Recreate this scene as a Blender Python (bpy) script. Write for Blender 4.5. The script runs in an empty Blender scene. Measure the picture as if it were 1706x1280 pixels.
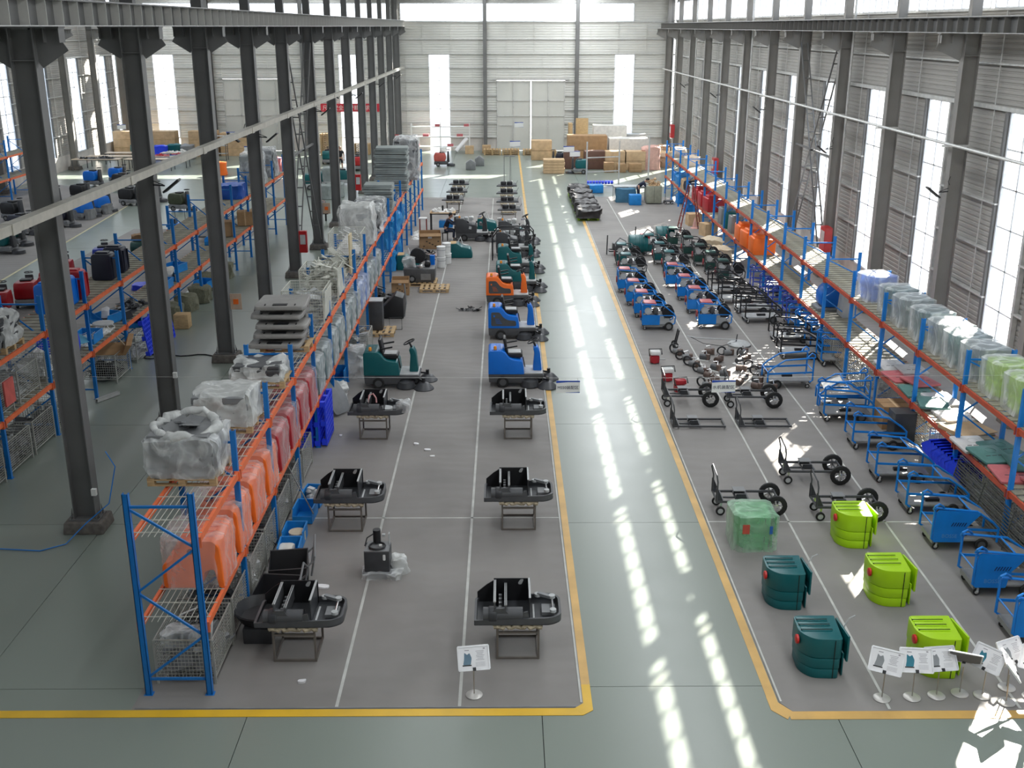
import bpy, bmesh, math, random
from mathutils import Vector, Matrix, noise, Euler
R = math.radians
rnd = random.Random(7)
scn = bpy.context.scene
COL = scn.collection
# ---------------- camera, world, sun, roof fill lights, exposure ----------------
cd = bpy.data.cameras.new('camera'); cam = bpy.data.objects.new('camera', cd); COL.objects.link(cam)
cd.sensor_fit = 'HORIZONTAL'; cd.sensor_width = 36.0; cd.lens = 36.0*1802/1706
cd.clip_end = 600; cd.clip_start = .1
cam.location = (0, 0, 10); cam.rotation_euler = Euler((R(90-18.3), 0, R(-0.45)), 'XYZ')
scn.camera = cam
wd = bpy.data.worlds.new('sky'); scn.world = wd; wd.use_nodes = True
nt = wd.node_tree; nt.nodes.clear()
wo = nt.nodes.new('ShaderNodeOutputWorld'); bg = nt.nodes.new('ShaderNodeBackground')
tc = nt.nodes.new('ShaderNodeTexCoord'); sx = nt.nodes.new('ShaderNodeSeparateXYZ')
cr = nt.nodes.new('ShaderNodeValToRGB')
cr.color_ramp.elements[0].position = 0.0; cr.color_ramp.elements[0].color = (.95, .97, 1, 1)
cr.color_ramp.elements[1].position = .6; cr.color_ramp.elements[1].color = (.62, .78, 1, 1)
nt.links.new(tc.outputs['Generated'], sx.inputs[0]); nt.links.new(sx.outputs['Z'], cr.inputs[0])
nt.links.new(cr.outputs[0], bg.inputs[0]); nt.links.new(bg.outputs[0], wo.inputs[0])
bg.inputs[1].default_value = 2.5
SUN_TAN = .555; SD = Vector((.548, .837, SUN_TAN)).normalized()     # towards the sun
sl = bpy.data.lights.new('sun', 'SUN'); sl.energy = 32; sl.angle = R(.4); sl.color = (1, .91, .78)
so = bpy.data.objects.new('sun', sl); COL.objects.link(so); so.rotation_euler = SD.to_track_quat('Z', 'Y').to_euler()
def roof_fill(x, y, sx_, sy_, e):  # added area lamp under the closed, unseen roof to brighten the hall
    l = bpy.data.lights.new('roof_fill_light', 'AREA'); l.shape = 'RECTANGLE'; l.size = sx_; l.size_y = sy_; l.energy = e; l.color = (.93, .97, 1)
    o = bpy.data.objects.new('roof_fill_light', l); COL.objects.link(o); o.location = (x, y, 12.9)
for y_ in (4, 28, 52, 76):
    for x_, e_ in ((-2.6,430), (6.2,1000)): roof_fill(x_, y_+6, 2.4, 21, e_*(1.5 if y_ > 40 else 1))  # far rows made stronger to lift the back of the hall
    for x_ in (-26, -15): roof_fill(x_, y_+6, 2.4, 21, 110 if y_ < 40 else 560)
scn.view_settings.view_transform = 'Standard'; scn.view_settings.look = 'None'
scn.view_settings.exposure = 0.3; scn.view_settings.gamma = 1; scn.view_settings.use_curve_mapping = False
scn.cycles.max_bounces = 8; scn.cycles.diffuse_bounces = 4; scn.cycles.transparent_max_bounces = 24
scn.cycles.sample_clamp_indirect = 6; scn.cycles.use_denoising = True; scn.cycles.caustics_reflective = False; scn.cycles.caustics_refractive = False

# ---------------- materials ----------------
MATS = {}
def M(name, col=(.5,.5,.5), rough=.6, metal=0., var=.12, scale=5., bump=0., spec=.5, alpha=1., coat=0., stretch=None):
    if name in MATS: return MATS[name]
    m = bpy.data.materials.new(name); m.use_nodes = True; MATS[name] = m
    n = m.node_tree; b = n.nodes['Principled BSDF']
    b.inputs['Roughness'].default_value = rough; b.inputs['Metallic'].default_value = metal
    b.inputs['Specular IOR Level'].default_value = spec
    if coat: b.inputs['Coat Weight'].default_value = coat; b.inputs['Coat Roughness'].default_value = .15
    t = n.nodes.new('ShaderNodeTexCoord'); z = n.nodes.new('ShaderNodeTexNoise'); z.inputs['Scale'].default_value = scale; z.inputs['Detail'].default_value = 5
    src = t.outputs['Object']
    if stretch:
        mp = n.nodes.new('ShaderNodeMapping'); mp.inputs['Scale'].default_value = stretch; n.links.new(src, mp.inputs[0]); src = mp.outputs[0]
    n.links.new(src, z.inputs['Vector'])
    r = n.nodes.new('ShaderNodeValToRGB'); r.color_ramp.elements[0].position = .3; r.color_ramp.elements[1].position = .7
    r.color_ramp.elements[0].color = tuple(max(0, c*(1-var)) for c in col)+(1,); r.color_ramp.elements[1].color = tuple(min(1, c*(1+var)) for c in col)+(1,)
    n.links.new(z.outputs['Fac'], r.inputs[0]); n.links.new(r.outputs[0], b.inputs['Base Color'])
    if bump:
        bp = n.nodes.new('ShaderNodeBump'); bp.inputs['Strength'].default_value = bump; bp.inputs['Distance'].default_value = .03
        n.links.new(z.outputs['Fac'], bp.inputs['Height']); n.links.new(bp.outputs[0], b.inputs['Normal'])
    if alpha < 1:
        b.inputs['Alpha'].default_value = alpha
    return m
def film(name, lo=.12, hi=.75, col=(.86,.88,.9), scale=3.):
    if name in MATS: return MATS[name]
    m = M(name, col, .28, 0, .03, scale, 0); n = m.node_tree; b = n.nodes['Principled BSDF']
    z = n.nodes.new('ShaderNodeTexNoise'); z.noise_type = 'RIDGED_MULTIFRACTAL'; z.inputs['Scale'].default_value = scale*.5; z.inputs['Detail'].default_value = 3; z.inputs['Distortion'].default_value = .6
    t = n.nodes.new('ShaderNodeTexCoord'); mp = n.nodes.new('ShaderNodeMapping'); mp.inputs['Rotation'].default_value = (.5,.4,.3); mp.inputs['Scale'].default_value = (.8,1.3,.55)
    n.links.new(t.outputs['Object'], mp.inputs[0]); n.links.new(mp.outputs[0], z.inputs['Vector'])
    mr = n.nodes.new('ShaderNodeMapRange'); z.inputs['Offset'].default_value = 1; z.inputs['Gain'].default_value = 2; mr.inputs[1].default_value = 1.05; mr.inputs[2].default_value = 1.9; mr.inputs[3].default_value = lo; mr.inputs[4].default_value = hi
    n.links.new(z.outputs['Fac'], mr.inputs[0]); n.links.new(mr.outputs[0], b.inputs['Alpha'])
    bp = n.nodes.new('ShaderNodeBump'); bp.inputs['Strength'].default_value = .5; bp.inputs['Distance'].default_value = .04
    n.links.new(z.outputs['Fac'], bp.inputs['Height']); n.links.new(bp.outputs[0], b.inputs['Normal'])
    return m
def glassy(name, tint=(.92,.96,1), gl=.12):
    m = bpy.data.materials.new(name); m.use_nodes = True; n = m.node_tree; n.nodes.clear(); MATS[name] = m
    o = n.nodes.new('ShaderNodeOutputMaterial'); a = n.nodes.new('ShaderNodeBsdfTransparent'); g = n.nodes.new('ShaderNodeBsdfGlossy'); x = n.nodes.new('ShaderNodeMixShader')
    a.inputs[0].default_value = tint+(1,); g.inputs['Roughness'].default_value = .05; x.inputs[0].default_value = gl
    n.links.new(a.outputs[0], x.inputs[1]); n.links.new(g.outputs[0], x.inputs[2]); n.links.new(x.outputs[0], o.inputs[0]); return m
steel = M('grey_painted_steel', (.15,.15,.148), .5, .0, .12, 1.2)
rsteel = M('grey_painted_steel_lit', (.25,.24,.225), .5, 0, .1, 1.2)  # same paint as steel; brighter light on these columns put into the colour
psteel = M('stiffener_steel_lit', (.62,.61,.58), .5, 0, .08, 2)  # left girder stiffeners: light on their faces put into the paler colour
lsteel = M('light_steel', (.5,.5,.49), .45, .2)
gal = M('galvanised_wire', (.5,.5,.46), .4, .5)
galp = M('pale_wire', (.62,.62,.55), .5, .2)
blue = M('rack_blue_paint', (.004,.16,.5), .4, 0, .1, 3)
orange = M('rack_orange_paint', (.82,.17,.06), .45, 0, .12, 3)
redor = M('rack_red_paint', (.5,.08,.035), .45, 0, .15, 3)
conc = M('plinth_concrete', (.15,.135,.12), .85, 0, .3, 8, .3)
black = M('black_plastic', (.012,.012,.014), .45)
dark = M('dark_grey_paint', (.045,.047,.052), .42, .0, .15)
dgrey = M('charcoal_paint', (.075,.077,.082), .45)
mgrey = M('mid_grey_plastic', (.2,.205,.21), .5)
lgrey = M('pale_grey_plastic', (.45,.46,.46), .45)
rubber = M('tyre_rubber', (.01,.01,.01), .7)
chrome = M('bright_metal', (.7,.7,.7), .25, .9)
white = M('white_paint', (.8,.8,.78), .5, 0, .04)
red = M('red_paint', (.42,.012,.015), .4)
teal = M('teal_plastic', (.0,.105,.115), .38, 0, .12, 2)
lime = M('lime_plastic', (.38,.64,.003), .42, 0, .06, 2)
cblue = M('bright_blue_plastic', (.0,.16,.66), .38, 0, .08, 2)
binblue = M('crate_blue_plastic', (.01,.22,.6), .45)
deepblue = M('deep_blue_plastic', (.02,.06,.8), .4)
tankor = M('orange_plastic', (.92,.17,.02), .42, 0, .08, 2)
carblue = M('cart_blue_paint', (.004,.2,.64), .35, 0, .1, 3)
amber = M('amber_lens', (.9,.3,.01), .3)
wood = M('pale_timber', (.48,.33,.17), .75, 0, .25, 6, .2, stretch=(1,8,8))
woodg = M('weathered_slat', (.27,.25,.19), .8, 0, .3, 4, .2)
card = M('cardboard', (.36,.22,.11), .8, 0, .15, 3)
cardl = M('pale_cardboard', (.55,.38,.22), .8, 0, .15, 3)
cloth = M('beige_cloth', (.45,.38,.27), .9, 0, .3, 12, .6)
skin = M('skin', (.45,.25,.17), .6)
hair = M('black_hair', (.01,.01,.01), .6)
paper = M('printed_paper', (.78,.77,.78), .5, 0, .03)
clearf = film('clear_film', .3, .8, (.8,.82,.82), 5); thickf = film('cloudy_film', .62, .95, (.72,.73,.71), 5); thinf = film('thin_film', .22, .5, (.92,.85,.84), 4)
bluef = film('blue_bag_film', .7, 1, (.02,.3,.7), 5)

# ---------------- mesh building ----------------
class MB:
    def __init__(s): s.v = []; s.f = []; s.T = None
    def add(s, vs, fs):
        o = len(s.v)
        if s.T is not None: vs = [s.T @ Vector(p) for p in vs]
        s.v += [tuple(p) for p in vs]; s.f += [tuple(i+o for i in f) for f in fs]
    def box(s, c, d, M3=None):
        x, y, z = d[0]/2, d[1]/2, d[2]/2
        vs = [Vector((a*x, b*y, e*z)) for a in (-1,1) for b in (-1,1) for e in (-1,1)]
        if M3 is not None: vs = [M3 @ q for q in vs]
        c = Vector(c); vs = [q+c for q in vs]
        s.add(vs, [(0,1,3,2),(4,6,7,5),(0,4,5,1),(2,3,7,6),(0,2,6,4),(1,5,7,3)]); return s
    def b2(s, a, b):                                   # box from corner to corner
        return s.box(((a[0]+b[0])/2, (a[1]+b[1])/2, (a[2]+b[2])/2), (abs(b[0]-a[0]), abs(b[1]-a[1]), abs(b[2]-a[2])))
    def bar(s, p, q, w, h=None, up=(0,0,1)):
        p, q = Vector(p), Vector(q); d = q-p; L = d.length; d.normalize(); u = Vector(up)
        if abs(d.dot(u)) > .98: u = Vector((0,1,0))
        a = d.cross(u).normalized(); b = a.cross(d)
        return s.box((p+q)/2, (w, L, h or w), Matrix((a, d, b)).transposed())
    def tube(s, pts, r, n=8, closed=False, rs=None):
        pts = [Vector(p) for p in pts]; N = len(pts); vs = []; pa = None
        for i, p in enumerate(pts):
            if closed: d = pts[(i+1) % N]-pts[i-1]
            else: d = pts[min(i+1, N-1)]-pts[max(i-1, 0)]
            d.normalize()
            if pa is None:
                pa = d.cross(Vector((0,0,1)))
                if pa.length < .1: pa = d.cross(Vector((0,1,0)))
            pa = (pa-d*pa.dot(d)).normalized(); b = d.cross(pa); rr = rs[i] if rs else r
            vs += [p+(pa*math.cos(2*math.pi*k/n)+b*math.sin(2*math.pi*k/n))*rr for k in range(n)]
        fs = []
        for i in range(N if closed else N-1):
            j = (i+1) % N
            fs += [(i*n+k, i*n+(k+1) % n, j*n+(k+1) % n, j*n+k) for k in range(n)]
        if not closed: fs += [tuple(range(n))[::-1], tuple((N-1)*n+k for k in range(n))]
        s.add(vs, fs); return s
    def cyl(s, p, q, r, n=16, r2=None):
        return s.tube([p, q], r, n, rs=[r, r if r2 is None else r2])
    def lathe(s, prof, c=(0,0,0), n=20, axis='z', ann=False):
        vs = []; c = Vector(c)
        for r_, h in prof:
            for k in range(n):
                a = 2*math.pi*k/n; q = (r_*math.cos(a), r_*math.sin(a), h)
                if axis == 'y': q = (q[0], q[2], q[1])
                if axis == 'x': q = (q[2], q[0], q[1])
                vs.append(c+Vector(q))
        fs = [(i*n+k, i*n+(k+1) % n, (i+1)*n+(k+1) % n, (i+1)*n+k) for i in range(len(prof)-1) for k in range(n)]
        if ann: fs += [((len(prof)-1)*n+k, (len(prof)-1)*n+(k+1) % n, (k+1) % n, k) for k in range(n)]
        else: fs += [tuple(range(n))[::-1], tuple((len(prof)-1)*n+k for k in range(n))]
        s.add(vs, fs); return s
    def ring(s, c, Rr, r, axis='y', n=20, k=6, M3=None):
        pts = []
        for i in range(n):
            a = 2*math.pi*i/n; u, v = Rr*math.cos(a), Rr*math.sin(a)
            q = Vector({'x': (0,u,v), 'y': (u,0,v), 'z': (u,v,0)}[axis])
            if M3 is not None: q = M3 @ q
            pts.append(Vector(c)+q)
        return s.tube(pts, r, k, True)
    def prism(s, poly, a, b, axis='y', sc=1., so=(0,0)):          # polygon (u,v) extruded along axis from a to b
        def P(u, v, t): return {'y': (u,t,v), 'x': (t,u,v), 'z': (u,v,t)}[axis]
        n = len(poly)
        vs = [P(u, v, a) for u, v in poly]+[P(so[0]+(u-so[0])*sc, so[1]+(v-so[1])*sc, b) for u, v in poly]
        fs = [tuple(range(n))[::-1], tuple(range(n, 2*n))]+[(i, (i+1) % n, n+(i+1) % n, n+i) for i in range(n)]
        s.add(vs, fs); return s
    def build(s, name, mat, parent=None, bevel=0, seg=2, smooth=None, loc=None, rot=None, mats=None):
        me = bpy.data.meshes.new(name); me.from_pydata(s.v, [], s.f); me.update()
        bm = bmesh.new(); bm.from_mesh(me)
        bmesh.ops.recalc_face_normals(bm, faces=bm.faces)
        if bevel:
            ed = [e for e in bm.edges if len(e.link_faces) == 2 and e.calc_face_angle(0) > .5]
            bmesh.ops.bevel(bm, geom=ed, offset=bevel, segments=seg, affect='EDGES', profile=.5, clamp_overlap=True)
        bm.to_mesh(me); bm.free()
        if smooth is None: smooth = bool(bevel) or len(s.v) > 30
        if smooth:
            me.polygons.foreach_set('use_smooth', [True]*len(me.polygons)); me.set_sharp_from_angle(angle=R(38))
        me.materials.append(mat)
        return link(name, me, parent, loc, rot)
def link(name, me, parent=None, loc=None, rot=None):
    o = bpy.data.objects.new(name, me); COL.objects.link(o)
    if parent is not None: o.parent = parent
    if loc is not None: o.location = loc
    if rot is not None: o.rotation_euler = rot
    return o
def rpoly(pts, r, n=4):                                # rounded polygon
    out = []; N = len(pts)
    for i in range(N):
        p0, p1, p2 = Vector(pts[i-1]), Vector(pts[i]), Vector(pts[(i+1) % N])
        rr = r[i] if isinstance(r, (list, tuple)) else r
        a = (p0-p1); b = (p2-p1); rr = min(rr, a.length*.48, b.length*.48)
        a.normalize(); b.normalize(); A = p1+a*rr; B = p1+b*rr
        if rr < 1e-4: out.append(tuple(p1)); continue
        for k in range(n+1):
            t = k/n; out.append(tuple(A*(1-t)**2+p1*2*t*(1-t)+B*t*t))
    return out
def tag(o, label, cat, group=None, kind=None):
    if label: o['label'] = label
    if cat: o['category'] = cat
    if group: o['group'] = group
    if kind: o['kind'] = kind
    return o
def thing(name, label, cat, loc=(0,0,0), rz=0, group=None, kind=None):
    o = bpy.data.objects.new(name, None); COL.objects.link(o); o.location = loc; o.rotation_euler = (0,0,rz); o.empty_display_size = .2
    return tag(o, label, cat, group, kind)
def struct(name, mb, mat, parent=None, **k):
    o = mb.build(name, mat, parent, **k); o['kind'] = 'structure'; return o
def dup(root, loc, rz=None, label=None, group=None, parent=None):
    r = root.copy(); COL.objects.link(r); r.location = loc
    if rz is not None: r.rotation_euler = (0,0,rz)
    if label: r['label'] = label
    if group: r['group'] = group
    if parent is not None: r.parent = parent
    for ch in root.children:
        c = ch.copy(); COL.objects.link(c); c.parent = r
        for g in ch.children:
            d = g.copy(); COL.objects.link(d); d.parent = c
    return r
class Proto:                                           # first call builds the thing, later calls copy it
    def __init__(s, fn): s.fn = fn; s.c = {}
    def __call__(s, loc, rz=0, label=None, group=None, key=(), cat=None):
        if key not in s.c:
            o = s.fn(*key); s.c[key] = o; o.location = loc; o.rotation_euler = (0,0,rz)
            if label: o['label'] = label
            if group: o['group'] = group
            return o
        return dup(s.c[key], loc, rz, label, group)
def soft(mb, w, d, h, n=8, amp=.05, seed=0, fr=3., taper=0., bulge=0.):   # crumpled box shell standing on z=0
    N = n; of = Vector((seed*7.3, seed*3.1, seed*1.7)); vs = []; idx = {}; fs = []
    def V(i, j, k):
        if (i,j,k) in idx: return idx[i,j,k]
        u, v, t = i/N*2-1, j/N*2-1, k/N
        e = .16*(1 if abs(u) > .99 and abs(v) > .99 else 0)
        s_ = 1-taper*t+bulge*math.sin(math.pi*t)
        p = Vector((u*w/2*(1-e)*s_, v*d/2*(1-e)*s_, t*h))
        if k == N and (abs(u) > .99 or abs(v) > .99): p.z -= .06*h
        q = noise.noise_vector(p*fr+of)+.5*noise.noise_vector(p*fr*2.3+of)
        if N > 9:
            g = noise.ridged_multi_fractal(p*fr*.9+of, 1, 2.1, 3, 1, 2)-1.2; q = q*.7+Vector((u*g, v*g, g))*.45
        p += Vector((q.x*amp, q.y*amp, q.z*amp*(t if k else 0)))
        idx[i,j,k] = len(vs); vs.append(p); return idx[i,j,k]
    for a in range(N):
        for b in range(N):
            fs.append((V(a,b,N), V(a+1,b,N), V(a+1,b+1,N), V(a,b+1,N)))
            for q in (0, N):
                fs.append((V(q,a,b), V(q,a+1,b), V(q,a+1,b+1), V(q,a,b+1)))
                fs.append((V(a,q,b), V(a+1,q,b), V(a+1,q,b+1), V(a,q,b+1)))
    mb.add(vs, fs); return mb
ORD = ['first','second','third','fourth','fifth','sixth','seventh','eighth','ninth','tenth','eleventh','twelfth','thirteenth','fourteenth','fifteenth','sixteenth','seventeenth','eighteenth','nineteenth','twentieth']
# ---------------- setting ----------------
YK = [20.7+6*k for k in range(-3, 13)]                 # column lines
XR, XL, YB = 14.1, -32.0, 93.3
struct('ground', MB().box((0,45,-.3), (400,500,.2)), M('outdoor_ground', (.25,.26,.27), .9, 0, .3, .15))
fm = M('green_grey_epoxy', (.215,.246,.214), .26, 0, .045, .22, spec=.45); fm.node_tree.nodes['Noise Texture'].inputs['Detail'].default_value = 4
def epoxy():
    n = fm.node_tree; b = n.nodes['Principled BSDF']; z = n.nodes.new('ShaderNodeTexNoise'); z.inputs['Scale'].default_value = 1.1; z.inputs['Detail'].default_value = 8
    g = n.nodes.new('ShaderNodeNewGeometry'); n.links.new(g.outputs['Position'], z.inputs['Vector']); n.links.new(g.outputs['Position'], n.nodes['Noise Texture'].inputs['Vector'])
    mr = n.nodes.new('ShaderNodeMapRange'); mr.inputs[1].default_value = .0; mr.inputs[2].default_value = 1; mr.inputs[3].default_value = .26; mr.inputs[4].default_value = .34
    z.inputs['Detail'].default_value = 2; n.links.new(z.outputs['Fac'], mr.inputs[0]); n.links.new(mr.outputs[0], b.inputs['Roughness'])
epoxy()
for e_, p_ in zip([x for x in fm.node_tree.nodes if x.type == 'VALTORGB'][0].color_ramp.elements, (.1,.9)): e_.position = p_
fl = struct('floor', MB().b2((XL,-3.5,-.2), (XR,YB,-.03)), M('joint_filler', (.03,.035,.035), .9))
XJ = [XL]+[0.57+4.5*i for i in range(-7, 3)]+[XR]; YJ = [-3.5]+[2.85+6*j for j in range(0, 15)]+[YB]
cell = {}
for i in range(len(XJ)-1):
    for j in range(len(YJ)-1):
        w, d = XJ[i+1]-XJ[i], YJ[j+1]-YJ[j]; k = (round(w,3), round(d,3))
        if k not in cell: cell[k] = MB().box((0,0,-.015), (w-.012, d-.012, .03)).build('floor_slab', fm, fl).data; o = fl.children[-1]
        else: o = link('floor_slab', cell[k], fl)
        o.location = ((XJ[i]+XJ[i+1])/2, (YJ[j]+YJ[j+1])/2, 0)
# mats on the work areas, tape and painted bands
mm = M('grey_floor_mat', (.24,.226,.214), .62, 0, .14, .5, .0, spec=.3); 
def matnodes(m, base):
    n = m.node_tree; g = n.nodes.new('ShaderNodeNewGeometry'); n.links.new(g.outputs['Position'], n.nodes['Noise Texture'].inputs['Vector'])
    w = n.nodes.new('ShaderNodeTexWave'); w.bands_direction = 'Y'; w.inputs['Scale'].default_value = .7; w.inputs['Distortion'].default_value = 9; w.inputs['Detail'].default_value = 4
    w.inputs['Detail Scale'].default_value = .7
    n.links.new(g.outputs['Position'], w.inputs['Vector']); bp = n.nodes.new('ShaderNodeBump'); bp.inputs['Strength'].default_value = .35; bp.inputs['Distance'].default_value = .02
    n.links.new(w.outputs['Fac'], bp.inputs['Height']); n.links.new(bp.outputs[0], n.nodes['Principled BSDF'].inputs['Normal'])
matnodes(mm, 0)
tape = M('pale_tape', (.5,.5,.47), .6, 0, .15, 3); yel = M('yellow_paint', (.72,.43,.02), .4, 0, .1, 1.5); och = M('worn_ochre_paint', (.6,.36,.1), .45, 0, .15, 1.5)
def trim(n, mb, m, **k): return struct('trim_%d' % n, mb, m, **k)
tag(MB().prism([(-5.75,14.27),(1.08,14.27),(1.22,14.4),(1.16,66.8),(-5.0,66.8)], .001, .009, 'z').build('floor_mat', mm), 'grey mat covering the work area left of the aisle', 'mat')
tag(MB().prism([(4.42,14.16),(13.2,14.16),(13.2,67),(4.46,67),(4.27,14.4)], .001, .009, 'z').build('floor_mat', mm), 'grey mat covering the work area right of the aisle', 'mat')
tag(MB().prism([(-31.2,32),(-20.1,32),(-22.3,67),(-31.2,74)], .001, .009, 'z').build('floor_mat', mm), 'grey mat under the scrubbers in the far left bay', 'mat')
tag(MB().prism([(-19.4,30),(-12.6,30),(-12.6,56),(-19.2,56)], .001, .009, 'z').build('floor_mat', mm), 'grey mat behind the second rack in the left bay', 'mat')
def ln(mb, x0, y0, x1, y1, w, z=.009, h=.004):
    mb.bar((x0,y0,z+h/2), (x1,y1,z+h/2), w, h); return mb
trim(1, MB().b2((XL+.6,14.09,.001), (1.2,14.27,.008)), yel)
trim(2, MB().prism([(1.08,14.27),(1.2,14.09),(1.36,14.22),(1.36,14.9),(1.22,14.9),(1.22,14.4)], .0015, .0085, 'z'), yel)
trim(3, ln(MB(), 1.29,14.9, 1.27,90, .14, .001), och)
trim(4, ln(MB(), 4.18,14.4, 4.36,67, .15, .001), och)
trim(5, MB().b2((4.35,13.96,.001), (13.2,14.16,.008)), och)
trim(6, MB().prism([(4.1,14.55),(4.1,14.2),(4.3,13.96),(4.42,14.16),(4.25,14.4)], .0012, .0082, 'z'), och)
k = 7
for a in ((-2.6,14.3,-2.5,66.5), (-.7,14.3,-.62,66.5)): trim(k, ln(MB(), *a, .05), tape); k += 1
for a in ((5.93,14.2,6.12,26), (6.12,26,6.3,66), (7.95,14.2,8.2,27), (8.2,27,8.3,50)): trim(k, ln(MB(), *a, .045), tape); k += 1
for y in (21.1, ): trim(k, ln(MB(), -4.6,y, 1.2,y-.02, .04), tape); k += 1
trim(k, ln(MB(), 4.3,20.86, 10.2,20.8, .04), tape); k += 1
trim(k, ln(MB(), 1.19,14.4, 1.13,66.8, .03, .009, .012), tape); k += 1
trim(k, ln(MB(), 4.3,14.4, 4.48,66.8, .03, .009, .012), tape); k += 1
trim(k, ln(MB(), -5.7,14.3, 1.1,14.3, .03, .009, .012), mgrey); k += 1
trim(k, ln(MB(), -4.6,66.5, 1.1,66.5, .06), tape); k += 1
trim(k, ln(MB(), -19.9,30, -22.3,67, .14, .001), M('cream_paint', (.55,.5,.3), .45)); k += 1

# walls ----------------------------------------------------
side = M('corrugated_sheet', (.4,.385,.36), .5, .15, .07, .6); girtm = M('galvanised_girt', (.62,.62,.6), .4, .3)
plin = M('plinth_render', (.62,.58,.54), .85, 0, .12, 1.5)
pane = glassy('window_glass'); framem = M('window_frame_white', (.75,.77,.8), .4)
def corr(P, u0, u1, z0, z1, pitch=.15, dep=.028):
    # P(u, n, z) -> world; ribs run along u
    mb = MB(); n = max(1, round((z1-z0)/pitch)); p = (z1-z0)/n; vs = []
    for i in range(n):
        z = z0+i*p
        for dz, dd in ((0,0),(.55*p,0),(.68*p,dep),(.88*p,dep)):
            vs += [P(u0, dd, z+dz), P(u1, dd, z+dz)]
    vs += [P(u0,0,z1), P(u1,0,z1)]; m = len(vs)//2
    mb.add(vs, [(2*i, 2*i+1, 2*i+3, 2*i+2) for i in range(m-1)]); return mb
WN = [0]
def window(P, u0, u1, z0, z1, nu, zs, parent=None, name=None, mw=.06):
    WN[0] += 1; fr = .07
    f = MB()
    for a, b in (((u0,z0),(u1,z0)), ((u0,z1),(u1,z1)), ((u0,z0),(u0,z1)), ((u1,z0),(u1,z1))):
        f.bar(P(a[0],-.03,a[1]), P(b[0],-.03,b[1]), fr, fr)
    o = struct('window_%d' % WN[0], f, framem, parent)
    us = [u0+(u1-u0)*i/nu for i in range(nu+1)]
    mu = MB()
    for u in us[1:-1]: mu.bar(P(u,-.03,z0), P(u,-.03,z1), .035, mw, up=(0,1,0) if mw > .065 or zs[0] > 9 else (0,0,1))
    for z in zs[1:-1]: mu.bar(P(u0,-.03,z), P(u1,-.03,z), .035, .05)
    if nu > 1 or len(zs) > 2: mu.build('mullion', framem, o)
    for i in range(nu):
        for j in range(len(zs)-1):
            MB().add_([P(us[i],-.01,zs[j]), P(us[i+1],-.01,zs[j]), P(us[i+1],-.01,zs[j+1]), P(us[i],-.01,zs[j+1])]).build('pane', pane, o)
    return o
MB.add_ = lambda s, vs: (s.add(vs, [(0,1,2,3)]), s)[1]
SILL, HEAD, C0, C1, TOP = 1.05, 7.76, 10.49, 11.87, 13.2
WZ = [SILL, 2.3, 3.45, 4.6, 5.7, 6.75, HEAD]
def side_wall(name, X, sg):
    P = lambda u, n, z: Vector((X+sg*n, u, z))
    w = struct(name, MB().b2((X-.0, YK[0]-6.5, 0), (X+sg*.24, YB, SILL)), plin)
    for k, y in enumerate([YK[0]-6]+YK[:-1]):
        a, b = y, y+6; c = (a+b)/2; w0, w1 = c-.9, c+.9; far = y > 20 or name == 'wall_right'
        for u0, u1, z0, z1 in ((a,w0,SILL,HEAD), (w1,b,SILL,HEAD), (a,b,HEAD,C0), (a,b,C1,TOP)):
            corr(P, u0, u1, z0, z1).build('siding_panel', side, w)
        window(P, w0, w1, SILL, HEAD, 2, WZ)
        window(P, a+.15, b-.15, C0, C1, 8, [C0, C1], mw=.06)
        struct('trim_girt', MB().bar(P(a,-.1,HEAD+.06), P(b,-.1,HEAD+.06), .14, .12), girtm, w, smooth=False).name = 'window_header'
        for z in (2.5, 3.85, 5.2, 6.5):
            MB().bar(P(a,-.08,z), P(w0-.05,-.08,z), .16, .05).build('girt', girtm, w); MB().bar(P(w1+.05,-.08,z), P(b,-.08,z), .16, .05).build('girt', girtm, w)
        MB().bar(P(a,-.08,9.0), P(b,-.08,9.0), .16, .05).build('girt', girtm, w); MB().bar(P(a,-.08,C0-.03), P(b,-.08,C0-.03), .16, .06).build('girt', girtm, w)
        for u in (w0-.12, w1+.12): MB().bar(P(u,-.08,SILL), P(u,-.08,HEAD), .14, .12).build('window_jamb', girtm if u < c else steel, w)
        for u in (a+1.1, b-1.1): MB().cyl(P(u,-.1,SILL), P(u,-.1,C0), .02, 6).build('sag_rod', girtm, w)
    return w
side_wall('wall_right', XR, 1); side_wall('wall_left', XL, -1)
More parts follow.
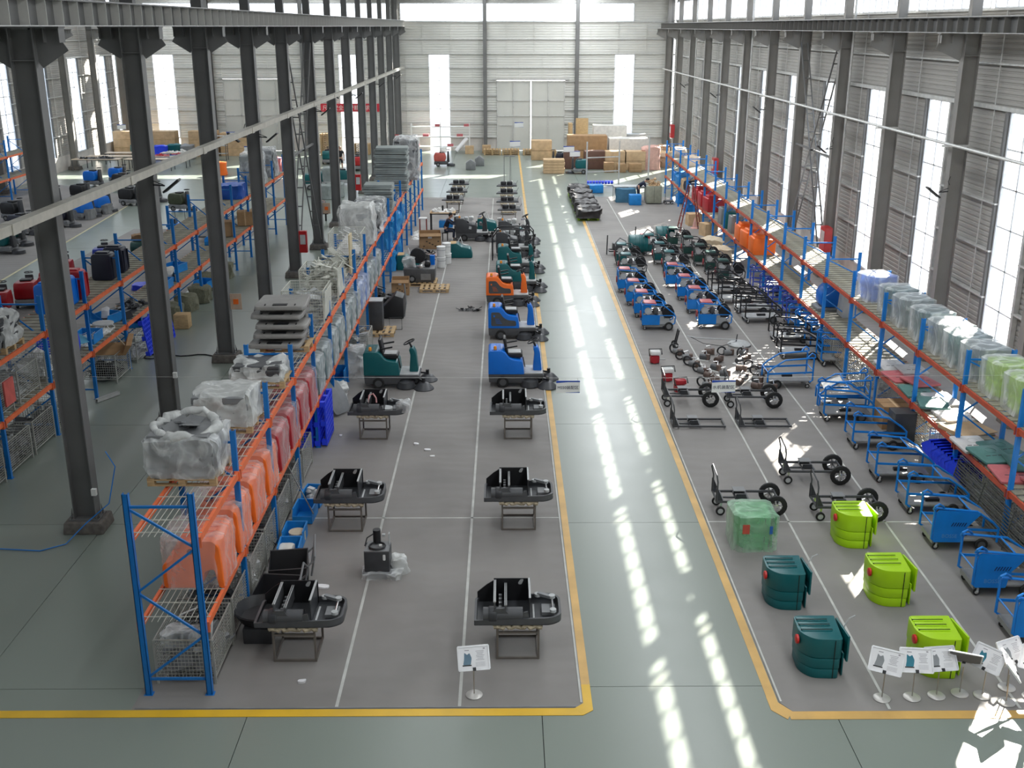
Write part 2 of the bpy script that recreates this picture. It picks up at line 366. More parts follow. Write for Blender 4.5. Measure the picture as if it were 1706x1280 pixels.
# back wall with sliding doors, windows, clerestory strip, wind posts
P = lambda u, n, z: Vector((u, YB+n, z))
bwall = struct('wall_back', MB(), plin)
posts = [-31.6,-24.1,-16.5,-8.9,-1.5,6.1,13.8]
DR = {5: (-.55,5.15,5.75), 2: (-23.3,-17.6,5.9)}
wins = [(-28.9,-27.2),(-13.6,-11.9),(-6.15,-4.45),(9.25,10.85)]
strips = [(-29.3,-9.4),(-8.4,10.7)]
bside = M('back_sheet_lit_tone', (.66,.655,.62), .5, .05, .05, .6)  # same sheet as the side walls; stronger light put into the paler colour
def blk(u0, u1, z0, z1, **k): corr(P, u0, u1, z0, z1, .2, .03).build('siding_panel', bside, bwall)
segs = [XL]+sorted([e for w in wins for e in w]+[e for d in DR.values() for e in d[:2]])+[XR]
for i in range(len(segs)-1):
    a, b = segs[i], segs[i+1]; isw = any(abs(a-w[0]) < .01 for w in wins); isd = [d for d in DR.values() if abs(a-d[0]) < .01]
    if isw: window(P, a, b, 1.1, 7.8, 2, [1.1,2.3,3.45,4.6,5.7,6.75,7.8]); continue
    z0 = isd[0][2] if isd else 1.1
    n = max(1, round((b-a)/2.2))
    for q in range(n):
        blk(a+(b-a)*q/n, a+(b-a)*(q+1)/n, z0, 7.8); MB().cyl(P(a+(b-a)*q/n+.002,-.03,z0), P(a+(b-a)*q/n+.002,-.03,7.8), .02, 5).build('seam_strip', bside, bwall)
    if not isd: struct('trim_plinth', MB().b2((a,YB,0), (b,YB+.24,1.1)), plin, bwall).name = 'plinth'
n = 20
for q in range(n):
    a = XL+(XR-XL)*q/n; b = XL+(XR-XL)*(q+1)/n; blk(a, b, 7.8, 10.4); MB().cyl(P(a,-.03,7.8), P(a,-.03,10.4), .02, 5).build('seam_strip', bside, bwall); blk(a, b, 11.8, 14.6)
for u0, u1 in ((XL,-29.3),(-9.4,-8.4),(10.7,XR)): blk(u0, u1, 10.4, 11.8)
for u0, u1 in strips: window(P, u0, u1, 10.4, 11.8, 14, [10.4,11.8])
for z in (1.12, 2.25, 3.35, 4.5, 5.65, 6.75, 7.85, 9.0, 10.35, 11.85):
    for i in range(len(segs)-1):
        a, b = segs[i], segs[i+1]
        if any(abs(a-w[0]) < .01 for w in wins) and 1.12 < z < 7.8: continue
        if any(abs(a-d[0]) < .01 for d in DR.values()) and z < 5.7: continue
        MB().bar(P(a,-.06,z), P(b,-.06,z), .12, .06).build('girt', girtm, bwall)
for x in posts:
    m = MB(); m.box((x,YB-.32,6.5), (.03,.36,13)); m.box((x,YB-.14,6.5), (.3,.03,13)); m.box((x,YB-.5,6.5), (.3,.03,13)); m.box((x,YB-.3,.1), (.5,.5,.2))
    tag(m.build('wind_post', steel), 'grey steel post standing against the back wall, %s from the left' % ORD[posts.index(x)], 'column', kind='structure')
doorm = M('door_sheet', (.6,.6,.56), .5, .1, .06, .5)
for n_, (a, b, h) in enumerate(((-.55,2.27,5.7),(2.36,5.15,5.7),(-23.3,-20.5,5.85),(-20.4,-17.6,5.85))):
    d = struct('door_%d' % (n_+1), MB().b2((a,YB-.02,.03), (b,YB+.04,h)), doorm)
    f = MB()
    for z in (.1, h*.5, h*.72, h-.06): f.bar((a,YB-.05,z), (b,YB-.05,z), .07, .07)
    for u in (a+.04, (a+b)/2, b-.04): f.bar((u,YB-.05,.03), (u,YB-.05,h), .07, .07)
    f.build('door_frame', girtm, d)
    if n_ == 0: MB().bar((a+.3,YB-.05,2.1), (a+1.3,YB-.05,2.1), .07, .07).bar((a+1.3,YB-.05,.05), (a+1.3,YB-.05,2.1), .07, .07).build('wicket_door', girtm, d)
MB().bar((-.9,YB-.12,5.83), (5.5,YB-.12,5.83), .1, .12).build('door_track', lsteel, bwall); MB().bar((-23.6,YB-.12,5.95), (-17.3,YB-.12,5.95), .1, .12).build('door_track', lsteel, bwall)
fw = struct('wall_front', MB().b2((XL,-3.7,0), (XR,-3.5,14.6)), side)
# roof: rafters, purlins and sheet over both bays
roof = struct('ceiling', MB(), side)
def roofz(x):
    return 12.75+1.2*(1-abs((x-2.6))/11.5) if x > -8.9 else 12.75+1.2*(1-abs((x+20.45))/11.55)
shm = M('roof_sheet', (.5,.5,.48), .5)
for x0, x1 in ((XL,-20.45),(-20.45,-8.9),(-8.9,2.6),(2.6,XR)):
    a, b = roofz(x0+.001), roofz(x1-.001); MB().prism([(x0,a+.25),(x1,b+.25),(x1,b+.3),(x0,a+.3)], -3.7, YB+.3, 'y').build('roof_sheet', shm, roof)
    for y in [2.7-6]+YK: 
        if y > 0: MB().bar((x0,y,a-.1), (x1,y,b-.1), .2, .45).build('rafter', steel, roof)
for x in range(-31, 14, 3): MB().bar((x,-3.5,roofz(x)+.2), (x,YB,roofz(x)+.2), .07, .14).build('purlin', girtm, roof)
# columns --------------------------------------------------
def column_mesh(low, corb):
    o = {}
    m = MB(); m.box((0,0,5), (.42,.014,10)); o['web'] = m
    m = MB(); m.box((-.22,0,5), (.02,.3,10)); o['f1'] = m
    m = MB(); m.box((.22,0,5), (.02,.3,10)); o['f2'] = m
    m = MB()
    if corb == 2:
        m.prism([(-.7,9.98),(.7,9.98),(.7,9.72),(.23,9.42),(-.23,9.42),(-.7,9.72)], -.008, .008, 'y')
        m.b2((-.72,-.15,9.97), (.72,.15,10.0)); m.bar((.72,0,9.71), (.22,0,9.4), .3, .02, (0,1,0)).bar((-.72,0,9.71), (-.22,0,9.4), .3, .02, (0,1,0))
        m.box((0,0,9.41), (.44,.28,.02))
        for x in (-.7,-.42,.42,.7): m.box((x,0,9.85), (.015,.28,.26))
    else:
        m.prism([(-.95,9.79),(.22,9.79),(.22,9.2),(-.23,9.2),(-.95,9.52)], -.008, .008, 'y')
        m.b2((-.97,-.15,9.79), (.24,.15,9.82)); m.bar((-.97,0,9.52), (-.22,0,9.18), .3, .02, (0,1,0)); m.box((0,0,9.19), (.44,.28,.02))
        for x in (-.93,-.6): m.box((x,0,9.65), (.015,.28,.22))
    o['corbel'] = m
    m = MB(); m.box((0,0,11.4), (.3,.24,2.9)); o['upper'] = m
    m = MB(); m.box((0,0,.26), (.62,.46,.03))
    for x in (-.26,.26):
        for y in (-.12,.12): m.prism([(x,.27),(x+(-.04 if x < 0 else .04),.27),(x+(-.04 if x<0 else .04),.29),(x,.5)], y-.006, y+.006, 'y'); m.cyl((x*1.02,y*1.5,.27), (x*1.02,y*1.5,.34), .018, 6)
    o['base_plate'] = m
    m = MB(); m.prism(rpoly([(-.42,-.36),(.42,-.36),(.42,.36),(-.42,.36)], .05), .0, .245, 'z', .93); o['plinth'] = m
    return o
def make_column(corb):
    steel = rsteel if corb == 1 else globals()['steel']
    t = thing('steel_column', '', 'column'); o = column_mesh(0, corb)
    o['web'].build('web', steel, t); o['f1'].build('flange', steel, t); o['f2'].build('flange', steel, t); o['corbel'].build('corbel', steel, t)
    o['upper'].build('upper_shaft', steel, t); o['base_plate'].build('base_plate', steel, t); o['plinth'].build('plinth', conc, t, bevel=.02)
    return t
PC = Proto(make_column)
for k, y in enumerate(YK):
    if y < 12: continue
    if y > 20: PC((-8.72,y,0), 0, 'dark steel column with double bracket, %s from the camera in the middle row' % ORD[k-3], 'middle row of columns', (2,))
for k, y in enumerate(YK):
    lab = 'grey steel column along the right wall, %s from the camera' % ORD[k]
    PC((13.55,y,0), 0, lab, 'right wall columns', (1,))
for k, y in enumerate(YK):
    if y > 60: PC((-31.45,y,0), math.pi, 'steel column against the far left wall, %s in view' % ORD[k-10], 'left wall columns', (1,))
# crane girders
def girder(x, z0, z1, label, side_):
    t = thing('crane_girder', label, 'girder', (x,0,0)); h = z1-z0; y0, y1 = -.3, YB-1
    MB().b2((-.012,y0,z0), (.012,y1,z1)).build('web', steel, t)
    MB().b2((-.16,y0,z0), (.16,y1,z0+.02)).build('bottom_flange', lsteel, t); MB().b2((-.2,y0,z1-.02), (.2,y1,z1)).build('top_flange', steel, t)
    MB().b2((-.04,y0,z1), (.04,y1,z1+.02)).build('crane_rail', lsteel, t)
    sm = None; y = 2.7
    while y < y1:
        for e in range(8):
            yy = y+.75*e
            if yy > y1 or yy < 16: continue
            if sm is None: o = MB().box((.095*side_,0,(z0+z1)/2), (.17,.012,h-.04)).build('stiffener', psteel if side_ > 0 else rsteel, t); sm = o.data
            else: o = link('stiffener', sm, t)
            o.location.y = yy
        y += 6
girder(-8.12, 10.0, 10.46, 'stiffened crane girder on the brackets of the middle columns', 1)
girder(12.95, 9.82, 10.25, 'stiffened crane girder along the right wall columns', -1)
# lattice cross bracing between the fifth and sixth columns
def brace(x, y0, y1, label):
    t = thing('cross_bracing', label, 'bracing', (x,0,0))
    for a, b in (((y0,.5),(y1,9.3)), ((y0,9.3),(y1,.5))):
        m = MB(); A = Vector((0,a[0],a[1])); B = Vector((0,b[0],b[1]))
        for s_ in (-.14,.14): m.bar(A+Vector((s_,0,0)), B+Vector((s_,0,0)), .05, .06)
        o = m.build('brace_pair', steel, t)
        for i in range(1, 12):
            p = A.lerp(B, i/12); MB().bar(p+Vector((-.14,0,0)), p+Vector((.14,0,0)), .05, .05).build('rung', steel, o)
    MB().bar((0,y0,4.9), (0,y1,4.9), .08, .08).build('strut', steel, t)
brace(-8.72, 44.9, 50.5, 'ladder-like steel cross bracing between two middle columns'); brace(13.45, 44.9, 50.5, 'ladder-like steel cross bracing on the right wall columns')
# cable tray along middle columns and pipe along the right wall
t = thing('cable_tray', 'long pale cable tray running along the middle columns', 'cable tray', (-8.2,0,6.8))
tm = M('tray_cover', (.42,.4,.35), .5, .1)
y = 12.0
while y < 92.5:
    MB().b2((-.09,y,-.07), (.09,min(y+5.95,92.5),.08)).b2((-.1,y,.08), (.1,min(y+5.95,92.5),.1)).build('tray_section', tm, t); MB().b2((-.11,y+5.8,-.085), (.11,y+6.1,.105)).build('joint_cover', tm, t); y += 6
tag(MB().tube([(13.05,y,6.72+.0*y) for y in (2,30,60,92)], .045, 8).build('service_pipe', girtm), 'thin grey pipe running along the right wall columns', 'pipe')
for k, y in enumerate(YK):
    if 25 < y < 80: tag(MB().bar((13.78,y-.2,6.64), (12.98,y-.2,6.64), .05, .06).build('pipe_bracket', girtm), 'small bracket holding the pipe on the %s right column' % ORD[k], 'bracket', 'pipe brackets')
for k, y in enumerate(YK):
    if y > 26: tag(MB().tube([(13.72,y-.35,1.2), (13.72,y-.35,12)], .05, 8).build('rain_pipe', girtm), 'vertical pale downpipe beside the %s right wall column' % ORD[k], 'pipe', 'downpipes') if k % 3 == 1 else None
# ---------------- pallet racks ----------------
def rack(label, xl, xr, ys, H, levels, postm, beamm, deck, group=None, y_slat=99):
    t = thing('pallet_rack', label, 'rack', (xl, ys[0], 0)); W = xr-xl; cache = {}
    def part(key, fn, mat, par, loc):
        if key in cache: return link(key[0], cache[key], par, loc)
        o = fn().build(key[0], mat, par, loc=loc); cache[key] = o.data; return o
    def post(): 
        m = MB(); m.b2((-.045,-.04,0), (.045,-.03,H)).b2((-.045,-.04,0), (-.035,.04,H)).b2((.035,-.04,0), (.045,.04,H)).b2((-.07,-.06,0), (.07,.06,.012)); return m
    def fr():
        m = MB(); m.bar((0,0,H-.22), (W,0,H-.22), .03, .04); return m
    hs = [.3, 1.05, 1.8, 2.55, H-.24]
    n = len(ys)
    for i, y in enumerate(ys):
        f = part(('upright_frame',), fr, postm, t, (0, y-ys[0], 0))
        for x in (0, W): part(('post',), post, postm, f, (x, 0, 0))
        part(('tie_bar',), lambda: MB().bar((0,0,.28), (W,0,.28), .03, .04), postm, f, (0,0,0))
        for q in range(4):
            a, b = (0, W) if q % 2 == 0 else (W, 0)
            part(('brace', q), lambda: MB().bar((a,0,hs[q]), (b,0,hs[q+1]), .03, .035), postm, f, (0,0,0))
        if i == n-1: break
        L = round(ys[i+1]-y, 2)
        for li, z in enumerate(levels):
            for x in (0, W):
                def bm_():
                    m = MB(); m.b2((-.025,.05,-.06), (.025,L-.05,.05)); m.b2((-.05,.04,-.12), (.05,.07,.06)).b2((-.05,L-.07,-.12), (.05,L-.04,.06)); return m
                part(('beam', L), bm_, beamm, t, (x+(.03 if x else -.03), y-ys[0], z))
            if deck == 'wire' or (deck == 'mix' and li == 9):
                def wd_():
                    m = MB()
                    for q in range(10): m.bar((W*(q+.5)/10,.06,.06), (W*(q+.5)/10,L-.06,.06), .008)
                    for q in range(6): m.bar((-.05,L*(q+.5)/6,.055), (W+.05,L*(q+.5)/6,.055), .014)
                    return m
                part(('wire_deck', L), wd_, galp, t, (0, y-ys[0], z))
            else:
                ns = 9 if y < y_slat else 0
                for q in range(ns): part(('slat',), lambda: MB().b2((-.02,-.1,.052), (W+.02,.1,.075)), woodg, t, (0, y-ys[0]+L*(q+.5)/ns, z))
                if not ns:
                    def dk():
                        m = MB()
                        for q in range(9): m.b2((-.02,L*(q+.1)/9,.052), (W+.02,L*(q+.9)/9,.075))
                        return m
                    tag(part(('slat_deck', L), dk, woodg, t, (0, y-ys[0], z)), None, None, None, 'stuff')
    return t
rack('blue and orange wire-decked rack along the left work area', -5.6, -4.64, [14.7+2.63*k for k in range(19)], 3.45, (1.2, 2.65), blue, orange, 'wire')
rack('blue and orange slatted rack in the left bay beyond the columns', -12.5, -11.5, [20.5+2.83*k for k in range(14)], 3.68, (1.36, 2.72), blue, orange, 'slat', y_slat=41)
rack('blue rack with red beams along the right wall', 10.2, 11.2, [14.55+2.7*k for k in range(21)], 3.27, (1.07, 2.42), carblue, redor, 'slat', y_slat=52)
rack('pale blue rack against the far left wall windows', -30.6, -29.6, [60+2.8*k for k in range(5)], 3.6, (1.3, 2.6), carblue, orange, 'slat', y_slat=0)

# ---------------- pallets, wraps, cages ----------------
def mk_pallet(m_=wood, w=1.15, d=1.0):
    t = thing('pallet', '', 'pallet')
    sm = None
    for i in range(6):
        if sm is None: o = MB().b2((-.06,-d/2,.118), (.06,d/2,.14)).build('deck_board', m_, t); sm = o.data
        else: o = link('deck_board', sm, t)
        o.location.x = -w/2+.06+(w-.12)*i/5
    bm_ = None
    for y in (-d/2+.05, 0, d/2-.05):
        MB().b2((-w/2,y-.05,.098), (w/2,y+.05,.118)).build('stringer', m_, t); MB().b2((-w/2,y-.05,0), (w/2,y+.05,.02)).build('bottom_board', m_, t)
        for x in (-w/2+.06, 0, w/2-.06):
            if bm_ is None: o = MB().b2((-.06,-.05,.02), (.06,.05,.098)).build('block', m_, t); bm_ = o.data
            else: o = link('block', bm_, t)
            o.location = (x, y, 0)
    return t
PPal = Proto(mk_pallet); PPalG = Proto(lambda: mk_pallet(M('green_pallet_plastic', (.35,.6,.02), .5)))
def wrapped(loc, w, d, h, label, seed, core=mgrey, fm_=None, name='wrapped_load', amp=.06, group=None, layers=4, opening=False, cat='load'):
    t = thing(name, label, cat, loc, 0, group)
    for i in range(layers):
        a = rnd.uniform(-.04,.04); z0 = h*.9*i/layers
        MB().box((a,rnd.uniform(-.03,.03),z0+h*.45/layers+.005), (w*.86-abs(a),d*.86,h*.86/layers)).build('layer', core, t, bevel=.012, seg=1)
    if opening:
        m = MB(); soft(m, w, d, h*.86, 18, amp*1.5, seed); 
        m.f = [f for f in m.f if not all(m.v[i][2] > h*.74 and abs(m.v[i][0]) < w*.36 and abs(m.v[i][1]) < d*.36 for i in f)]
        m.build('film', fm_ or clearf, t)
        pts = []
        for k in range(36):
            a = 2*math.pi*k/36; q = noise.noise(Vector((math.cos(a)*1.5+seed, math.sin(a)*1.5, seed)))+.5*noise.noise(Vector((math.cos(a)*5, math.sin(a)*5, seed)))
            pts.append((math.cos(a)*w*(.42+.08*q), math.sin(a)*d*(.42-.08*q), h*(.9+.2*q+.06*math.sin(a))))
        MB().tube(pts, .09, 12, True, rs=[.075+.02*math.sin(k*.52+seed)+.01*math.sin(k*1.7) for k in range(36)]).build('film_roll', thickf, t)
        for k in range(5):
            a = k*1.3; M3 = Matrix.Rotation(.5*math.sin(a*2), 3, 'X') @ Matrix.Rotation(a, 3, 'Z')
            MB().box((.17*math.cos(a), .15*math.sin(a), h*.88+.02*k), (.42,.3,.03), M3).build('panel', core, t)
    else:
        soft(MB(), w, d, h, 16, amp*1.3, seed, taper=.08).build('film', fm_ or clearf, t)
    return t
zt = 2.73
PPal((-5.36,17.1,zt), 0, 'pale pallet under the nearest wrapped load on the left rack')
wrapped((-5.34,17.1,zt+.145), 1.22, 1.1, .82, 'nearest wrapped load of grey panels with rolled-open film on the left rack', 1, mgrey, clearf, opening=True, amp=.05)
PPal((-5.3,19.55,zt), 0, 'pallet under the second wrapped load on the left rack')
wrapped((-5.3,19.55,zt+.145), 1.2, 1.1, .62, 'second wrapped load with tightly pulled film on the left rack', 3, mgrey, thickf)
PPal((-5.2,22.2,zt), 0, 'pallet under the low crumpled bundle on the left rack')
wrapped((-5.25,22.2,zt+.145), 1.15, 1.0, .36, 'low crumpled white film bundle on a pallet on the left rack', 5, dgrey, thickf, amp=.1)
PPal((-5.15,24.9,zt), 0, 'pallet under the pile of grey cover panels')
pg_ = M('grey_moulded_panel', (.26,.25,.235), .5)
for i in range(5):
    t = thing('cover_panel', 'grey moulded machine cover panel, %s from the bottom of the pile' % ORD[i], 'panel', (-5.28+.06*((i*7) % 3-1), 24.75+.12*i+.05*(i % 2), zt+.15+.2*i), .03*((i*5) % 3-1), 'pile of grey cover panels')
    MB().prism(rpoly([(-.58,-.6),(.58,-.6),(.62,-.4),(.58,.65),(-.58,.65),(-.62,-.4)], .08), 0, .09, 'z', .97).build('panel', pg_, t, bevel=.015)
    MB().box((0,-.42,.1), (.34,.16,.02)).build('recess', black, t, label=None) if False else MB().box((0,-.42,.098), (.34,.15,.02)).build('recess', black, t)
    MB().b2((-.58,.1,-.1), (.58,.16,0)).b2((-.5,-.3,-.1), (.5,-.2,0)).build('rib', pg_, t)
    for x in (-.35,.35): MB().box((x,-.42,.097), (.03,.1,.02)).build('slot', black, t)
def mk_cage(w=.95, d=1.15, h=.8, mat=0):
    gm = (gal, galp)[mat]
    t = thing('wire_cage', '', 'cage'); zb = .12
    f = MB()
    for x in (-w/2, w/2):
        for y in (-d/2, d/2): f.bar((x,y,0), (x,y,h), .035)
    for z in (zb, h):
        for y in (-d/2, d/2): f.bar((-w/2,y,z), (w/2,y,z), .02)
        for x in (-w/2, w/2): f.bar((x,-d/2,z), (x,d/2,z), .02)
    f.build('cage_frame', gm, t)
    def pan(L, n, hv, m_):
        m = MB()
        for i in range(n+1): m.bar((-L/2+L*i/n,0,zb), (-L/2+L*i/n,0,h), .007)
        for i in range(m_+1): m.bar((-L/2,0,zb+(h-zb)*i/m_), (L/2,0,zb+(h-zb)*i/m_), .009)
        return m
    a = pan(w, 16, 0, 10).build('mesh_panel', gm, t, loc=(0,-d/2,0)); link('mesh_panel', a.data, t, (0,d/2,0))
    b = pan(d, 5, 0, 13).build('mesh_panel', gm, t, loc=(w/2,0,0), rot=(0,0,math.pi/2)); link('mesh_panel', b.data, t, (-w/2,0,0), (0,0,math.pi/2))
    m = MB()
    for i in range(8): m.bar((-w/2,-d/2+d*i/7,zb), (w/2,-d/2+d*i/7,zb), .012)
    for i in range(8): m.bar((-w/2+w*i/7,-d/2,zb), (-w/2+w*i/7,d/2,zb), .012)
    m.build('base_mesh', gm, t)
    return t
PCage = Proto(mk_cage)
def heap(loc, w, d, h, mats, n, seed, label, kinds='tbr', name='metal_parts'):
    r = random.Random(seed); m = MB()
    for i in range(n):
        x, y = r.uniform(-w/2,w/2)*.9, r.uniform(-d/2,d/2)*.9; z = r.uniform(.03, h)*(1-.5*max(abs(2*x/w),abs(2*y/d))); a = r.uniform(0, math.pi); k = r.choice(kinds)
        M3 = Euler((r.uniform(-.6,.6), r.uniform(-.6,.6), a)).to_matrix(); L = r.uniform(.12,.4)*min(1, w)
        if k == 't':
            v = M3 @ Vector((L/2,0,0)); m.cyl(Vector((x,y,z))-v, Vector((x,y,z))+v, r.uniform(.01,.03), 6)
        elif k == 'b': m.box((x,y,z), (L, r.uniform(.05,.2), r.uniform(.015,.1)), M3)
        elif k == 'f': m.box((x,y,z), (L*1.3, r.uniform(.1,.3), .012), M3)
        elif k == 's': m.lathe([(.01,-.05),(.06,-.03),(.07,0),(.05,.04),(.01,.06)], (x,y,z), 8)
        else: m.ring((x,y,z), L*.3, .012, 'z', 12, 5, M3)
    m.add([(-w*.42,-d*.42,0),(w*.42,-d*.42,0),(w*.42,d*.42,0),(-w*.42,d*.42,0),(0,0,h*.6)], [(0,1,4),(1,2,4),(2,3,4),(3,0,4),(3,2,1,0)])
    o = m.build(name, mats, None, loc=loc); return tag(o, label, 'parts', None, 'stuff')
def place(y, x=-5.1): return 'between the %s and next posts' % ORD[int((y-14.7)/2.63)]
# cages at floor level under the left rack
for i, y in enumerate((15.55,16.85,18.2,19.5,20.8,22.2,23.6)):
    PCage((-5.08,y,.0), 0, 'grey wire cage on the floor under the left rack, %s from the camera' % ORD[i], 'wire cages under the left rack', (.92,1.15,.8,0))
    heap((-5.08,y,.14), .85, 1.0, .62, (mgrey,dark,lgrey,dgrey,mgrey,dark,mgrey)[i], 46, i, 'tangled metal parts filling the %s floor cage of the left rack' % ORD[i], 'tbrf')
t = tag(MB().tube([(-5.2,15.3,.5),(-5.25,15.5,.95),(-4.95,15.7,1.0),(-4.75,15.5,.85),(-4.72,15.2,.45)], .02, 8).build('bent_tube', lsteel), 'bent grey tube frame leaning in the nearest floor cage', 'tube')
tag(soft(MB(), .55, .4, .22, 7, .09, 12).build('plastic_sheet', clearf, loc=(-5.2,15.25,.62)), 'crumpled clear plastic sheet on top of the nearest floor cage', 'sheet')
# tanks on the middle shelf
def mk_tank_shelf(m_, fm_):
    t = thing('wrapped_tank', '', 'tank')
    p = rpoly([(-.48,0),(.12,0),(.2,.3),(.36,.34),(.42,0),(.5,0),(.46,.74),(.36,.84),(-.2,.84),(-.3,.5),(-.48,.42)], .06, 3)
    MB().prism(p, -.46, .46, 'y').build('tank_body', m_, t, bevel=.03)
    for y in (-.28,-.1,.08,.26): MB().prism(rpoly([(-.2,.83),(.34,.83),(.33,.865),(-.19,.865)], .01, 2), y, y+.09, 'y').build('top_rib', m_, t)
    MB().cyl((.0,-.462,.66), (.0,-.475,.66), .05, 14).build('port', M('dark_port', (.2,.03,.01), .5), t)
    soft(MB(), 1.04, 1.0, .9, 8, .035, 3, taper=.02).build('film_cover', fm_, t)
    return t
PTS = Proto(mk_tank_shelf); redp = M('red_plastic', (.42,.02,.03), .4, 0, .08); wrg = M('grey_green_plastic', (.16,.22,.23), .45); lb = M('pale_blue_plastic', (.2,.3,.6), .4)
zs = 1.275; y = 16.25
for i in range(20):
    m_, w_ = ((tankor,'orange') if i < 4 else (redp,'red') if i < 8 else (wrg,'grey'))if i not in (15,16) else (lb,'blue')
    n_ = i if i < 4 else i-4 if i < 8 else i-8
    PTS((-5.08,y,zs), 0, '%s tank in clear film on the left rack middle shelf, %s of its colour' % (w_, ORD[n_]) if w_ != 'blue' else 'pale blue moulded tank in film on the middle shelf, %s of two' % ORD[i-15], 'wrapped %s tanks on the left rack' % w_, (m_, thinf if i < 8 else clearf))
    y += 1.22
# goods beyond, top shelf
PCage((-5.15,27.6,zt), 0, 'pale wire cage on the top shelf beside the pile of cover panels', None, (1.05,1.2,.85,1)); heap((-5.15,27.6,zt+.13), .95, 1.05, .72, lgrey, 60, 31, 'pale wire grilles piled in the cage beside the cover panels', 'ftr')
tag(MB().box((0,0,.35), (.02,1.1,.7)).build('mesh_sheet', galp, loc=(-4.62,27.6,zt+.1), rot=(0,.05,0)), 'flat pale mesh sheet leaning on the cage on the top shelf', 'sheet')
PCage((-5.15,30.1,zt), 0, 'pale wire cage heaped with bars on the top shelf, second from the cover panels', None, (1.05,1.2,.85,1)); heap((-5.15,30.1,zt+.13), .95, 1.05, 1.05, galp, 90, 32, 'white metal bars heaped high in the second top shelf cage', 'tbf')
tag(MB().box((0,0,.35), (.02,1.1,.7)).build('mesh_sheet', galp, loc=(-4.6,30.1,zt+.1), rot=(0,-.08,0)), 'pale mesh sheet standing by the second top shelf cage', 'sheet')
heap((-5.2,32.8,zt+.05), 1.0, 1.3, .8, galp, 80, 33, 'loose pale frames and brackets heaped on the top shelf', 'tfr')
tag(MB().box((0,0,.6), (.05,.5,1.2)).build('board', M('cream_board', (.6,.5,.32), .7), loc=(-4.72,33.0,zt+.02)), 'cream board standing upright on the top shelf', 'board')
PCage((-5.2,35.7,zt), 0, 'wire cage with crossed legs sticking out on the top shelf', None, (1.05,1.2,.85,1)); heap((-5.2,35.7,zt+.13), .95, 1.05, 1.0, white, 26, 35, 'white table legs sticking out of a top shelf cage', 't')
wrapped((-5.15,38.0,zt+.05), 1.25, 1.2, 1.35, 'tall white shrink-wrapped stack on the top shelf in front of black sheets', 11, lgrey, thickf, amp=.07, layers=7)
wrapped((-5.05,40.3,zt+.05), 1.1, 1.1, .95, 'loose film hood over small boxes on the top shelf', 13, dark, clearf, amp=.12)
wrapped((-5.2,42.3,zt+.05), 1.2, 1.2, .9, 'load of black sheets with torn white film on the top shelf', 14, black, clearf, amp=.08)
gst = M('grey_green_sheets', (.25,.28,.27), .6)
def sheets(loc, n, label, seed, w=1.2, m_=gst):
    t = thing('sheet_stack', label, 'stack', loc); r = random.Random(seed)
    for i in range(n):
        m = MB(); m.prism(rpoly([(-w/2,-.5),(w/2,-.5),(w/2+r.uniform(-.05,.05),.5),(-w/2,.5)], .06, 2), 0, .085, 'z', .97).build('sheet', m_, t, loc=(r.uniform(-.05,.05), r.uniform(-.05,.05), i*.1), rot=(r.uniform(-.02,.02),0,r.uniform(-.08,.08)))
    return t
sheets((-5.15,44.9,zt+.05), 11, 'tall stack of grey green sheets on the top shelf behind the black load', 41)
sheets((-5.15,50.5,zt+.05), 20, 'tallest stack of grey green sheets far along the top shelf', 42, 1.5)
wrapped((-4.8,54.5,zt+.05), 1.3, 1.2, 2.1, 'tall dark load in white film at the far end of the top shelf', 15, dgrey, clearf, amp=.1, layers=5)
tag(soft(MB(), .3, .25, .25, 4, .08, 9).build('film_bundle', thickf, loc=(-5.2,47.6,zt+.06)), 'small film bundle on the top shelf between two sheet stacks', 'film')
for i, (y, z) in enumerate(((44.5,zs),(46.6,zs),(48.6,zs),(50.6,zs),(46,.02),(48.5,.02))):
    tag(soft(MB(), .9, .9, .85, 6, .1, 50+i).build('blue_sack', bluef, loc=(-5.1,y,z)), 'bright blue plastic sack on the left rack far end, %s of six' % ORD[i], 'sack', 'bright blue sacks')
# mid-left: blue crates stacked on edge, boards, bags, bins under and beside the rack
def mk_grid_crate(m_):
    t = thing('plastic_pallet', '', 'pallet'); m = MB()
    for i in range(9): m.box((-.55+1.1*i/8,0,.06), (.05,1.1,.03))
    for i in range(9): m.box((0,-.53+1.06*i/8,.06), (1.15,.045,.035))
    for i in range(3):
        for j in range(3): m.box((-.5+.5*i,-.48+.48*j,.0), (.13,.13,.12))
    m.build('grid', m_, t); return t
PGC = Proto(mk_grid_crate)
for i in range(4):
    o = PGC((-5.0+.1*i,25.0,.72), 0, 'royal blue grid pallet standing on edge under the left rack, %s from the left' % ORD[i], 'royal blue pallets on edge', (deepblue,)); o.rotation_euler = (0, R(90), 0)
    o.location = (-5.0+.17*i, 25.6+.06*i, .62)
for i in range(2):
    o = PGC((0,0,0), 0, 'blue grid pallet on edge on the floor beside the second left column, %s one' % ('nearer', 'farther')[i], 'blue pallets beside the column', (deepblue,)); o.rotation_euler = (0, R(82), 0); o.location = (-11.4+.3*i*.5, 33.6+1.2*i, .6)
